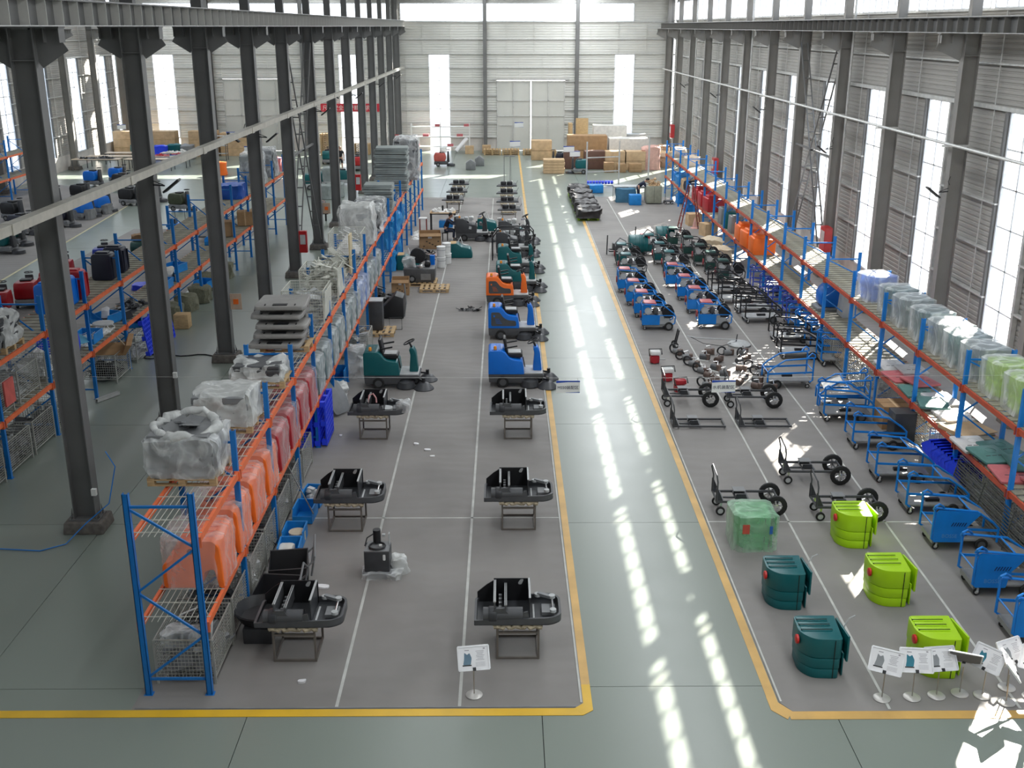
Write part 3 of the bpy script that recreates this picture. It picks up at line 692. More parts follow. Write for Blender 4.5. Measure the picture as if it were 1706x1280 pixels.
def mk_bin(m_=binblue, w=.42, d=.6, h=.3):
    t = thing('parts_bin', '', 'bin'); th = .015
    m = MB(); m.prism([(-d/2,0),(d/2,0),(d/2,h),(-d/2+.08,h),(-d/2,h*.55)], -w/2, -w/2+th, 'x').prism([(-d/2,0),(d/2,0),(d/2,h),(-d/2+.08,h),(-d/2,h*.55)], w/2-th, w/2, 'x')
    m.b2((-w/2,-d/2,0), (w/2,d/2,th)).b2((-w/2,d/2-th,0), (w/2,d/2,h)).b2((-w/2,-d/2,0), (w/2,-d/2+th,h*.55)); m.build('shell', m_, t)
    MB().b2((-w/2-.01,d/2-.02,h-.02), (w/2+.01,d/2+.01,h+.008)).b2((-w/2-.01,-d/2+.08,h-.015), (-w/2+.02,d/2,h+.008)).b2((w/2-.02,-d/2+.08,h-.015), (w/2+.01,d/2,h+.008)).build('rim', m_, t)
    return t
PBin = Proto(mk_bin)
for i, (x, y, z, s_) in enumerate(((-4.2,21.9,.02,'blue bin half hidden by the chassis tray, holding bolts'),(-4.25,21.1,.02,'empty blue bin beside the white cross line'),(-4.27,20.0,.02,'blue bin holding a cream roll'),(-4.24,19.3,.02,'blue bin with a white bag in it'))):
    PBin((x,y,z), .05*i-.1, s_+' beside the left rack', 'blue bins on the mat by the left rack')
tag(soft(MB(), .3, .3, .22, 6, .05, 61).build('white_bag', M('white_bag', (.7,.68,.62), .6), loc=(-4.32,19.3,.05)), 'white plastic bag in the nearest blue bin', 'bag')
tag(MB().lathe([(.06,0),(.17,0),(.17,.18),(.06,.18)], (0,0,0), 18).build('cream_roll', M('cream_roll', (.6,.52,.38), .7), loc=(-4.22,20.0,.06)), 'cream roll lying in a blue bin', 'roll')
heap((-4.22,21.9,.05), .35, .5, .3, lgrey, 22, 62, 'white and grey fittings piled in the farthest blue bin', 'bs')
tag(MB().cyl((-4.75,21.9,.95), (-4.0,20.7,.3), .014, 8).build('steel_rod', steel), 'long dark rod leaning from the rack over the blue bins', 'rod')
# black hoppers with handles beside the rack
def mk_hopper():
    t = thing('hopper_scoop', '', 'hopper'); m = MB()
    m.prism([(-.3,0),(.22,0),(.34,.42),(.3,.42),(.19,.03),(-.28,.03),(-.36,.36),(-.4,.36)], -.36, .36, 'x')
    for s_ in (-.36,.345): m.prism([(-.3,0),(.22,0),(.34,.42),(-.4,.36)], s_, s_+.015, 'x')
    m.build('tub', black, t); 
    MB().tube([(.42,-.2,.1),(.5,-.3,.55),(.52,.0,.85),(.5,.3,.6),(.42,.25,.15)], .02, 8).build('handle', mgrey, t); MB().bar((.3,-.3,.3), (.48,-.3,.45), .03).bar((.3,.3,.3), (.48,.3,.45), .03).build('bracket', mgrey, t)
    return t
PHop = Proto(mk_hopper)
PHop((-4.1,18.5,.01), .15, 'black open hopper with grey handle beside the left rack, farther one', 'black hoppers'); PHop((-4.12,17.5,.01), -.1, 'black open hopper with grey handle beside the left rack, nearer one', 'black hoppers')
t = thing('seat_shell', 'black curved shell lying between rack and nearest left chassis stand', 'shell', (-4.2,16.5,.3))
MB().lathe([(.1,.0),(.36,.02),(.46,.2),(.44,.22),(.33,.06),(.08,.04)], (0,0,0), 20).build('rim', black, t); MB().box((.0,-.15,-.15), (.5,.45,.3)).build('base', dark, t, bevel=.03)
# things leaning on the rack further away
for i, (x, y, h, m_, s_) in enumerate(((-4.35,27.6,.95,mgrey,'grey slotted panel leaning beside the left rack'),(-4.55,27.9,.8,lgrey,'curved grey panel leaning behind the slotted one'))):
    o = MB().prism(rpoly([(-.3,0),(.3,0),(.34,.5),(.2,h),(-.2,h),(-.34,.5)], .12), -.02, .02, 'y').build('leaning_panel', m_, loc=(x,y,.06), bevel=.008); o.rotation_euler = (R(-28),0,R(55)); tag(o, s_, 'panel')
tag(soft(MB(), .5, .8, .55, 7, .12, 66).build('tarpaulin', thickf, loc=(-4.65,28.6,.02)), 'cream crumpled sheeting hanging out under the left rack', 'sheet')
tag(soft(MB(), .55, .4, .18, 6, .1, 67).build('plastic_scrap', thickf, loc=(-4.2,31.6,.01)), 'scrap of white film on the mat near the teal sweeper', 'film')
PBin((-4.95,30.3,.02), 0, 'blue bin under the left rack near the teal sweeper', None, (binblue,.6,.7,.45)); tag(soft(MB(), .6, .7, .9, 7, .12, 68).build('film_bag', clearf, loc=(-4.45,31.0,.02)), 'big clear film bag beside the blue bin under the left rack', 'bag')
PCage((-4.75,33.3,.0), 0, 'wire cage beside the teal sweeper, tail end', None, (.95,1.15,.8,0)); heap((-4.75,33.3,.13), .85, 1.0, .9, lgrey, 60, 71, 'pale bars heaped in the cage behind the teal sweeper', 'tf')
t = thing('cabinet_box', 'tall dark box on a pallet beside the left rack', 'box', (-4.35,35.9,.15)); MB().box((0,0,.5), (.45,.5,1.0)).build('body', dark, t, bevel=.02); MB().box((0,0,1.02), (.48,.53,.03)).build('lid', lgrey, t)
PPal((-4.3,35.8,0), 0, 'pallet beneath the tall dark box beside the rack')
tag(MB().ring((0,0,.3), .3, .015, 'y', 4, 6).build('square_frame', black, loc=(-3.95,36.2,.02), rot=(0,.78,.1)), 'thin black square frame leaning near the tall dark box', 'frame')
t = thing('waste_hopper', 'black sloped hopper on the mat beyond the tall dark box', 'hopper', (-4.0,38.1,.02)); MB().prism([(-.4,0),(.4,0),(.4,.75),(.1,.85),(-.45,.3)], -.4, .4, 'y').build('tub', black, t, bevel=.03); MB().tube([(.42,-.3,.05),(.5,-.32,.6),(.45,-.3,1.25)], .03, 8).build('handle', mgrey, t)
heap((-4.5,39.6,.02), .8, 1.2, .9, black, 40, 73, 'black plastic parts piled beside the left rack', 'bf'); heap((-4.1,53.8,.02), .9, 2.4, .25, white, 40, 74, 'small white pipe fittings scattered near the work table', 'tr')
# ---------------- ride-on sweepers ----------------
def wheel(name, parent, c, r, w, hubm=chrome, spokes=0, axis='y'):
    prof = [(r*.6,-w/2),(r*.9,-w/2),(r,-w*.3),(r,w*.3),(r*.9,w/2),(r*.6,w/2)]
    o = MB().lathe(prof, (0,0,0), 18, axis, True).build(name, rubber, parent, loc=c)
    m = MB()
    if spokes:
        for k in range(spokes):
            a = 2*math.pi*k/spokes
            m.bar((0,0,0), (r*.56*math.cos(a), 0, r*.56*math.sin(a)) if axis == 'y' else (0, r*.56*math.cos(a), r*.56*math.sin(a)), r*.12, w*.5, (0,1,0) if axis == 'y' else (1,0,0))
        m.ring((0,0,0), r*.57, r*.06, axis, 18, 5)
    m.lathe([(r*.08,-w*.52),(r*.61 if not spokes else r*.2,-w*.42),(r*.61 if not spokes else r*.2,w*.42),(r*.08,w*.52)], (0,0,0), 12, axis)
    m.build('hub', hubm, o); return o
def mk_sweeper(bm_, panelm, seat=True, full=True):
    t = thing('ride_on_sweeper', '', 'sweeper')
    p = rpoly([(0,.4),(0,1.06),(.06,1.1),(.45,1.1),(.62,.84),(.95,.8),(1.0,.74),(1.04,.4)], [.03,.06,.05,.12,.14,.06,.05,.03], 4)
    MB().prism(p, -.42, .42, 'y').build('body', bm_, t, bevel=.035)
    for x in (.06,.16,.26): MB().box((x+.06,0,1.1), (.06,.6,.02)).build('vent_rib', bm_, t)
    if panelm:
        q = rpoly([(.1,.48),(.1,.95),(.38,.95),(.52,.76),(.66,.68),(.92,.66),(.94,.48)], .06, 3)
        for s_ in (-1, 1): MB().prism(q, s_*.418, s_*.43, 'y').build('side_panel', dgrey, t)
        m = MB()
        for k in range(4): m.box((.3+.02*k,-.433,.72-.05*k), (.14+.02*k,.003,.012))
        m.box((.2,-.433,.82), (.05,.003,.06)); m.build('side_print', panelm, t, smooth=False)
    MB().cyl((.2,-.3,1.1), (.2,-.3,1.13), .05, 12).build('beacon_base', mgrey, t); MB().lathe([(.045,1.13),(.045,1.2),(.03,1.225)], (.2,-.3,0), 12).build('beacon', amber, t)
    MB().prism(rpoly([(.02,.14),(0,.4),(1.0,.4),(1.55,.42),(1.62,.36),(1.6,.3),(1.05,.28),(1.0,.14)], .03, 2), -.4, .4, 'y').build('chassis', dgrey, t, bevel=.01)
    MB().b2((1.0,-.4,.4), (1.58,.4,.44)).build('foot_plate', lgrey, t, bevel=.01)
    if seat:
        MB().prism(rpoly([(.52,.86),(.98,.86),(1.0,.93),(.95,.98),(.55,.96)], .03, 3), -.24, .24, 'y').build('seat', black, t, bevel=.02)
        MB().box((.76,0,.985), (.36,.36,.015)).build('seat_pad', lgrey, t)
        MB().prism(rpoly([(.5,.95),(.58,.95),(.5,1.42),(.42,1.42)], .03, 3), -.22, .22, 'y').build('backrest', black, t, bevel=.02)
        MB().prism(rpoly([(.555,1.0),(.57,1.0),(.5,1.38),(.485,1.38)], .005, 1), -.19, .19, 'y').build('back_pad', lgrey, t)
        for s_ in (-1, 1): MB().bar((.5,s_*.28,1.16), (.84,s_*.28,1.22), .05, .04).build('armrest', black, t)
    else:
        for k in range(3): MB().box((.3+.22*k,.0,1.0+.02*k), (.16,.3,.2)).build('battery', lgrey, t)
    q = rpoly([(1.3,.44),(1.34,.95),(1.3,1.12),(1.42,1.16),(1.5,1.0),(1.56,.44)], .04, 3)
    MB().prism(q, -.17, .17, 'y').build('steering_console', bm_ if full else dark, t, bevel=.025)
    MB().cyl((1.38,0,1.12), (1.3,0,1.3), .03, 8).build('steering_column', black, t)
    Mx = Matrix.Rotation(R(-25), 3, 'Y'); w_ = MB().ring((1.3,0,1.3), .17, .018, 'z', 18, 6, Mx)
    for a in (0,2.1,4.2): w_.bar((1.3,0,1.3), Vector((1.3,0,1.3))+Mx @ Vector((.17*math.cos(a),.17*math.sin(a),0)), .025, .012)
    w_.build('steering_wheel', black, t)
    for s_ in (-1, 1): wheel('wheel', t, (.42, s_*.41, .17), .17, .1, dgrey)
    wheel('front_wheel', t, (1.45, 0, .14), .14, .09, dgrey)
    MB().bar((1.0,-.3,.9), (1.06,-.3,.6), .03).build('lever', black, t)
    for s_, x in ((-1, 1.72), (1, 1.78)):
        b = MB().lathe([(.07,.2),(.16,.16),(.3,.02),(.3,.0),(.1,.0)], (x,s_*.4,.0), 18).build('side_brush', dark, t)
        MB().cyl((x,s_*.4,.18), (x,s_*.4,.33), .05, 10).bar((x,s_*.4,.22), (x-.25,s_*.25,.3), .05).build('brush_motor', black, b)
    MB().lathe([(.1,.26),(.24,.2),(.28,.03),(.1,.02)], (1.2,-.3,0), 16).build('scrub_deck', dark, t)
    return t
PSw = Proto(mk_sweeper); g_ = 'ride-on sweepers on the grey mats'
PSw((-4.05,30.2,.01), 0, 'teal ride-on sweeper parked beside the left rack', g_, (teal, None))
PSw((-.45,30.3,.01), 0, 'blue ride-on sweeper nearest the hanging sign', g_, (cblue, None))
PSw((-.52,35.35,.01), 0, 'blue ride-on sweeper with dark side panel behind the nearest blue one', g_, (cblue, cblue))
PSw((-.66,40.0,.01), 0, 'orange ride-on sweeper with dark side panel', g_, (tankor, tankor))
PSw((-.3,42.3,.01), 0, 'teal ride-on sweeper directly behind the orange one', g_, (teal, None))
PSw((-.25,45.8,.01), 0, 'teal ride-on sweeper, second behind the orange one', g_, (teal, None))
def mk_half():
    t = mk_sweeper(dark, None, False, False); t['category'] = 'sweeper'; t.name = 'unfinished_sweeper'
    r = random.Random(5); cols = [white, chrome, lgrey, black, mgrey]
    for k in range(16):
        x, y, z = r.uniform(.0,1.3), r.uniform(-.38,.38), r.uniform(.5,1.2)
        m = MB()
        if k % 3 == 0: m.lathe([(.02,-.05),(.09,-.05),(.09,.05),(.02,.05)], (0,0,0), 10, 'xyz'[k % 3])
        else: m.box((0,0,0), (r.uniform(.06,.26), r.uniform(.06,.2), r.uniform(.05,.16)))
        m.build('component', cols[k % 5], t, loc=(x,y,z), rot=(r.uniform(-.3,.3),r.uniform(-.3,.3),r.uniform(-.5,.5)))
    return t
PHalf = Proto(mk_half)
PHalf((-.35,49.2,.01), 0, 'unfinished sweeper with bare innards behind the teal ones', g_); 
t = PHalf((-.25,52.2,.01), 0, 'unfinished sweeper chassis farther up the row behind the arched frame', g_)
PHalf((-2.35,52.9,.01), 0, 'unfinished sweeper with bare components where the dark-clad worker sits', g_)
t = thing('arched_frame', 'black arched tube frame over the unfinished sweeper', 'frame', (-.4,47.9,.02))
MB().tube([(-.1,0,0),(-.1,0,1.0),(.1,0,1.3),(.3,0,1.38),(1.6,0,1.38),(1.75,0,1.2)], .03, 8).build('front_arch', black, t); MB().tube([(-.1,.9,0),(-.1,.9,1.0),(.1,.9,1.3),(.3,.9,1.38),(1.6,.9,1.38),(1.75,.9,1.2),(1.75,.9,0)], .03, 8).build('rear_arch', black, t)
def mk_hood(m_):
    t = thing('sweeper_hood', '', 'cover'); p = rpoly([(0,0),(0,.62),(.35,.66),(.52,.5),(.95,.42),(1.05,0)], .08, 3)
    MB().prism(p, -.35, .35, 'y').build('hood', m_, t, bevel=.03); MB().tube([(.35,-.2,.66),(.5,-.25,.95),(.6,-.2,.6),(.85,-.2,.55)], .03, 6).build('film_strip', white, t); MB().b2((.03,-.3,.63), (.3,.3,.66)).build('foam', M('tan_foam', (.5,.33,.16), .8), t); return t
PHood = Proto(mk_hood)
PHood((-2.45,48.8,.01), 0, 'teal moulded hood on the floor beside the white drums', 'teal hoods', (teal,)); PHood((-1.35,55.6,.01), 0, 'teal moulded hood on the floor behind the busy worker', 'teal hoods', (teal,))
t = PHood((-4.6,46.2,.01), 0, 'teal moulded hood beside the left rack', 'teal hoods', (teal,)); PHood((-.0,53.9,.01), 0, 'teal hood at the head of the unfinished row', 'teal hoods', (teal,))
# white drums, blue tank, engine block on pallet, cardboard boxes
def mk_drum():
    t = thing('white_drum', '', 'drum'); MB().lathe([(.17,0),(.18,.04),(.185,.4),(.19,.42)], (0,0,0), 20).build('drum_body', white, t); MB().lathe([(.195,.42),(.2,.45),(.18,.46)], (0,0,0), 20).build('lid', white, t); MB().ring((0,0,.3), .19, .008, 'z', 18, 5).build('handle_band', mgrey, t); return t
PDr = Proto(mk_drum)
for i, (x, y, z, s_) in enumerate(((-2.72,46.5,.01,'white drum standing on the mat, lower one of the front pair'),(-2.72,46.5,.475,'white drum stacked on the front white drum'),(-2.5,47.3,.01,'white drum standing behind the front pair'),(-2.52,47.3,.475,'white lidded drum on top at the back'))): PDr((x,y,z), i, s_, 'white drums')
tag(MB().prism(rpoly([(-.1,-.08),(.1,-.08),(.1,.08),(-.1,.08)], .03), 0, 1.0, 'z').build('blue_canister', cblue, loc=(-2.95,44.2,.01)), 'tall slim blue canister beside the pallet of engine parts', 'canister')
PPal((-3.3,43.3,.01), 0, 'pallet under the dark half-built machine'); o = PPal((-3.0,43.3,.01), 0, 'second pallet half overlapping under the half-built machine'); o.location.x = -2.75; o.location.y = 42.2
t = thing('machine_base', 'dark half-built machine base with exposed motor on a pallet', 'machine', (-3.4,43.3,.16)); MB().prism([(-.6,0),(.5,0),(.62,.1),(.62,.55),(-.66,.55)], -.4, .4, 'y').build('shell', dgrey, t, bevel=.02)
wheel('wheel', t, (-.3,-.43,.15), .15, .08, mgrey)
for k, (x, y, z, m_, rr) in enumerate(((.05,-.2,.62,chrome,.1),(.3,.1,.65,black,.13),(-.35,.1,.62,mgrey,.12))): MB().lathe([(rr*.3,-.15),(rr,-.12),(rr,.12),(rr*.3,.15)], (0,0,0), 12, 'y').build('motor', m_, t, loc=(x,y,z))
MB().lathe([(.05,-.08),(.3,-.06),(.33,0),(.3,.06),(.05,.08)], (-.1,.3,.95), 16, 'y').build('brush_drum', black, t); MB().b2((.05,-.41,.1), (.45,-.42,.35)).build('side_hatch', mgrey, t)
tag(soft(MB(), .5, .4, .4, 6, .1, 77).build('film_bag', clearf, loc=(-3.85,43.3,.72)), 'clear film bag draped on the half-built machine', 'bag')
def mk_carton(m_=card, op=False):
    t = thing('cardboard_box', '', 'box'); h = .62
    if op:
        m = MB(); m.b2((-.34,-.34,0), (.34,.34,.01)); 
        for s_ in (-.34,.33): m.b2((s_,-.34,0), (s_+.01,.34,h)); m.b2((-.34,s_,0), (.34,s_+.01,h))
        m.build('carton', m_, t)
        for a, x, y in ((0,0,-.34),(1,0,.34)): MB().box((0,(-1)**(a+1)*.08,.0), (.66,.16,.008)).build('flap', m_, t, loc=(x,y,h), rot=(R(-40 if a == 0 else 40)*-1,0,0))
        MB().b2((-.07,-.352,.42), (.05,-.345,.54)).build('paper_label', paper, t)
        mm_ = MB()
        for q in range(6): mm_.box((-.2+.09*q,-.353,.12+.12*((q*3) % 4)/2), (.05,.004,.035))
        mm_.build('print_marks', black, t, smooth=False)
    else:
        MB().box((0,0,h/2), (.7,.7,h)).build('carton', m_, t); MB().b2((-.03,-.352,0), (.03,.352,h+.004)).build('tape', cardl, t); MB().b2((-.35,-.005,h), (.35,.005,h+.004)).build('seam', M('dark_seam', (.12,.07,.03), .9), t)
    return t
PCar = Proto(mk_carton)
PCar((-4.05,41.6,.01), .05, 'open cardboard box with printed marks beside the left rack', None, (card, True))
o = PCar((-3.5,51.0,.01), .1, 'large brown carton with raised flaps near the work table', None, (card, True)); o.scale = (1.5,1.3,1.2)
tag(MB().b2((-.55,-.3,.3), (.55,.3,.34)).build('flat_board', M('pinkish_board', (.42,.33,.3), .7), loc=(-3.3,49.0,-.285)), 'pinkish flat board resting behind the white drums', 'board')
heap((-3.6,48.2,.02), 1.1, .8, .5, black, 40, 81, 'dark machine parts piled behind the half-built machine', 'tbr')
# work table and its clutter
def mk_table(w, d, h, topm, legm):
    t = thing('work_table', '', 'table'); MB().b2((-w/2,-d/2,h-.04), (w/2,d/2,h)).build('table_top', topm, t)
    lm = None
    for x in (-w/2+.04, w/2-.04):
        for y in (-d/2+.04, d/2-.04):
            if lm is None: o = MB().box((0,0,(h-.04)/2), (.05,.05,h-.04)).build('leg', legm, t); lm = o.data
            else: o = link('leg', lm, t)
            o.location = (x,y,0)
    for y in (-d/2+.04, d/2-.04): MB().bar((-w/2,y,h-.08), (w/2,y,h-.08), .04).build('rail', legm, t)
    return t
PTab = Proto(mk_table)
PTab((-3.1,55.3,.01), 0, 'small steel work table cluttered with parts, near the seated worker', None, (1.3,.8,1.0,cardl,black)); heap((-3.1,55.3,1.015), 1.2, .7, .2, white, 28, 83, 'white parts and tools cluttering the work table', 'bst')
tag(MB().cyl((0,0,0), (0,0,.32), .05, 10).build('spray_bottle', black, loc=(-3.1,55.2,1.02)), 'black bottle standing on the work table', 'bottle')
tag(MB().b2((-.35,-.25,.2), (.35,.25,.55)).build('storage_crate', binblue, loc=(-2.95,55.3,.02), bevel=.02), 'bright blue crate beneath the work table', 'crate')
t = thing('stool', 'small stool with white top left of the work table', 'stool', (-4.1,55.0,.01)); MB().b2((-.2,-.2,.7), (.2,.2,.74)).build('seat', white, t); lm = MB().cyl((0,0,0), (0,0,.7), .02, 6).build('leg', M('dark_red_tube', (.2,.02,.02), .5), t); lm.location = (-.17,-.17,0)
for x, y in ((.17,-.17),(-.17,.17),(.17,.17)): link('leg', lm.data, t, (x,y,0))
# ---------------- chassis trays on work stands ----------------
def mk_stand():
    t = thing('work_stand', '', 'stand'); tube_ = M('stand_tube', (.17,.15,.13), .5, .3)
    for y in (-.35, .35):
        m = MB()
        for x in (-.34,.34): m.bar((x,y,0), (x,y,.62), .035)
        m.bar((-.34,y,.02), (.34,y,.02), .035).bar((-.34,y,.5), (.34,y,.5), .035); m.build('end_frame', tube_, t)
    for x in (-.34,.34): MB().bar((x,-.35,.02), (x,.35,.02), .035).bar((x,-.35,.6), (x,.35,.6), .035).build('side_rail', tube_, t)
    m = MB()
    for y in (-.37,.35):
        pts = [(-.4+.8*k/16, y, .62+.02*math.sin(k*1.9)) for k in range(17)]; m.tube(pts, .05, 7, rs=[.045+.012*math.sin(k*2.7) for k in range(17)])
    m.build('cloth_padding', cloth, t); return t
def mk_tray(extra=0):
    t = thing('chassis_tray', '', 'chassis')
    base = rpoly([(-.7,-.42),(.55,-.42),(.74,-.3),(.74,.3),(.6,.42),(-.62,.42),(-.7,.3)], [.02,.08,.12,.12,.08,.03,.03], 3)
    inner = rpoly([(-.66,-.39),(.53,-.39),(.7,-.28),(.7,.28),(.58,.39),(-.6,.39),(-.66,.28)], [.02,.08,.12,.12,.08,.03,.03], 3)
    MB().prism(base, 0, .02, 'z').build('floor_plate', dark, t)
    n = len(base); m = MB(); m.add([(x,y,0) for x, y in base]+[(x,y,.09 if x < .2 else .13) for x, y in base]+[(x,y,.09 if x < .2 else .13) for x, y in inner]+[(x,y,.01) for x, y in inner],
        [(i,(i+1)%n,n+(i+1)%n,n+i) for i in range(n)]+[(n+i,n+(i+1)%n,2*n+(i+1)%n,2*n+i) for i in range(n)]+[(2*n+i,2*n+(i+1)%n,3*n+(i+1)%n,3*n+i) for i in range(n)]); m.build('rim_flange', dgrey, t)
    arch = [(-.38,.09)]+[( -.38+.12,.09)]
    # back plate and front saddle of the housing with scooped cut-out
    MB().b2((-.38,.36,.02), (.24,.38,.44)).build('back_plate', black, t)
    MB().prism(rpoly([(.04,.33),(.09,.33),(.12,.4),(.12,.43),(.07,.42),(.03,.36)], .01, 1), .355, .36, 'y').build('slot', lgrey, t)
    sad = [(-.42,.02),(-.42,.22),(-.34,.3),(-.2,.3)]+[(-.2+.36*k/8, .3-.2*math.sin(math.pi*k/8)) for k in range(1,8)]+[(.18,.24),(.22,.02)]
    MB().prism(sad, -.4, -.37, 'y').build('front_saddle', dgrey, t); MB().prism([(-.66,.02),(-.66,.2),(-.5,.34),(-.38,.42),(-.38,.02)], .33, .35, 'y').build('rear_step', black, t)
    for x, m_ in ((-.36,lgrey),(-.18,lgrey)): MB().b2((x-.012,-.38,.1), (x+.012,.36,.42 if x < -.3 else .36)).build('divider', dgrey, t); MB().b2((x-.02,-.38,.4 if x < -.3 else .34), (x+.02,.36,.42 if x < -.3 else .36)).build('divider_edge', m_, t)
    MB().b2((.21,-.3,.02), (.225,.37,.44)).build('divider', dark, t); MB().b2((.2,-.3,.43), (.235,.37,.445)).build('divider_edge', lgrey, t)
    MB().cyl((-.55,-.3,.14), (.1,-.3,.14), .12, 18).build('brush_tunnel', dgrey, t); MB().lathe([(.13,0),(.14,.02),(.14,.12),(.12,.14)], (-.46,-.3,.14), 18, 'x').build('tunnel_cap', dark, t)
    for k in range(4): MB().box((-.27,-.2+.13*k,.2), (.05,.05,.06)).build('bracket', mgrey, t)
    if extra != 2:
        MB().bar((.36,.28,.2), (.62,.2,.16), .07, .05).build('lift_arm', mgrey, t); MB().cyl((.6,.22,.16), (.6,-.24,.14), .018, 8).build('axle_rod', chrome, t)
        for x, y in ((.36,.28),(.6,.22),(.6,-.24)): MB().lathe([(.02,-.02),(.055,-.02),(.055,.03),(.02,.03)], (x,y,.17), 12).build('bushing', lgrey, t)
        MB().b2((.42,-.16,.03), (.64,.12,.09)).build('motor_mount', mgrey, t); MB().b2((.27,-.28,.02), (.3,.2,.04)).build('guide_strip', lgrey, t)
    return t
PSt = Proto(mk_stand); PTr = Proto(mk_tray)
rows = [(-3.46,15.95,'first'),(-3.3,20.8,'second'),(-3.32,26.1,'third')]; rowr = [(.22,16.0,'first'),(.3,20.85,'second'),(.36,26.1,'third')]
for x, y, n_ in rows: PSt((x,y,.01), 0, 'cloth-padded steel stand in the left row, %s from the camera' % n_, 'padded work stands'); PTr((x+.07,y,.68), 0, 'black machine chassis on a stand in the left row, %s from the camera' % n_, 'black chassis on stands')
for x, y, n_ in rowr: PSt((x,y,.01), 0, 'cloth-padded steel stand beside the aisle, %s from the camera' % n_, 'padded work stands'); PTr((x-.02,y,.68), 0, 'black machine chassis on a stand beside the aisle, %s from the camera' % n_, 'black chassis on stands')
tag(soft(MB(), .35, .3, .22, 6, .09, 90).build('film_bag', clearf, loc=(-2.55,25.9,.72)), 'clear film bag hanging off the third left chassis', 'bag')
tag(soft(MB(), .3, .2, .1, 5, .05, 91).build('grey_rag', lgrey, loc=(-3.0,25.95,.72)), 'grey rag lying in the third left chassis', 'rag')
tag(MB().tube([(-.08,0,0),(-.06,.1,.16),(.04,.12,.2),(.12,.05,.1),(.13,0,0)], .02, 6).build('pink_strap', M('pink_strap', (.6,.3,.3), .6), loc=(-3.35,25.8,.98)), 'pink strap looped in the third left chassis', 'strap')
# distant stands with double cups
def mk_cuptray():
    t = thing('twin_hub_tray', '', 'chassis'); MB().prism([(-.62,-.35),(.62,-.35),(.62,.1),(.35,.4),(-.48,.4)], 0, .06, 'z').build('tray_plate', dark, t)
    for x in (-.2,.18):
        MB().lathe([(.06,.06),(.17,.06),(.18,.2),(.15,.26),(.05,.24)], (x,.05,0), 16).build('hub_cup', black, t); MB().bar((x+.1,.15,.1), (x+.16,.25,.3), .05).build('cup_edge', white, t)
    MB().b2((.4,.0,.06), (.56,.14,.2)).build('bracket', lgrey, t); MB().bar((.55,.2,.05), (.68,.3,.28), .02).build('rod', mgrey, t); return t
PCup = Proto(mk_cuptray)
for i, (x, y) in enumerate(((-2.85,61.3),(-2.75,64.4),(-2.75,67.6))): PSt((x,y,.01), 0, 'plain stand of the far left group, %s from the camera' % ORD[i], 'far stands'); PCup((x,y,.7), 0, 'dark tray with two hub cups, left group, %s from the camera' % ORD[i], 'trays with twin hubs')
for i, (x, y) in enumerate(((.3,57.8),(.22,60.6),(.2,63.8),(.2,66.9))): PSt((x,y,.01), 0, 'plain stand of the far aisle group, %s from the camera' % ORD[i], 'far stands'); PCup((x,y,.7), 0, 'dark tray with two hub cups, aisle group, %s from the camera' % ORD[i], 'trays with twin hubs')
for i, x in enumerate((.05,.42)): tag(MB().bar((0,0,0), (0,0,2.4), .04).bar((0,0,2.4), (.3,0,2.4), .06).build('upright_bracket', mgrey, loc=(x,67.75,.01)), 'tall bent post rising behind the farthest tray, %s' % ('left one','right one')[i], 'post', 'tall bent posts')
# cube unit with cylinder on top
t = thing('suction_unit', 'dark box unit with black cylinder on top wrapped at its foot in film', 'machine', (-2.42,18.65,.01))
MB().box((0,0,.34), (.48,.45,.42)).build('housing', dark, t, bevel=.02); MB().box((0,0,.07), (.56,.52,.12)).build('foot', mgrey, t, bevel=.02); MB().prism([(-.24,-.22),(.24,-.22),(.2,.22),(-.2,.22)], .55, .57, 'z').build('top_plate', mgrey, t)
MB().cyl((-.02,.12,.6), (-.02,.12,.86), .075, 16).build('cylinder', black, t); MB().ring((.0,-.05,.6), .15, .02, 'z', 16, 6).build('hose_ring', black, t); MB().tube([(-.08,.1,.78),(-.2,.05,.72),(-.24,-.02,.58)], .012, 6).build('cable', black, t)
MB().box((.06,-.03,.6), (.05,.04,.03)).build('terminal', white, t); MB().prism(rpoly([(.12,.38),(.17,.38),(.17,.5),(.12,.5)], .02), -.232, -.226, 'y').build('handle_slot', white, t); MB().box((.11,.12,.74), (.06,.05,.05)).build('knob', lgrey, t)
for s_ in (.21,): MB().box((s_,.15,.66), (.02,.1,.22)).build('bracket', lgrey, t)
tag(soft(MB(), .75, .55, .13, 8, .07, 95).build('film_skirt', clearf, loc=(-2.36,18.6,.01)), 'crumpled film round the foot of the cylinder-topped unit', 'film')
tag(soft(MB(), .3, .3, .3, 6, .09, 96).build('film_twist', thickf, loc=(-2.02,18.75,.01)), 'twist of white film beside the cylinder-topped unit', 'film')
for i, (x, y, s_) in enumerate(((-1.9,25.0,.1),(-1.75,24.6,.07),(-2.2,25.4,.08),(-3.4,18.1,.14),(-4.2,26.0,.05),(-3.25,15.0,.08))): tag(soft(MB(), s_*1.6, s_, .025, 3, .02, 100+i).build('paper_scrap', paper, loc=(x,y,.01)), ('scrap of white paper on the mat, %s from the camera' % ('','','','','','nearest')[i]) if i == 5 else 'small white scrap on the mat, %s' % ('left of the third aisle chassis','just below the larger scrap','above the larger scrap','near the black hoppers','near the blue pallets on edge')[i], 'scrap', 'white scraps')
heap((-1.3,38.9,.01), .9, .3, .14, black, 14, 97, 'black bracket pieces lying on the mat near the orange sweeper', 'tb')
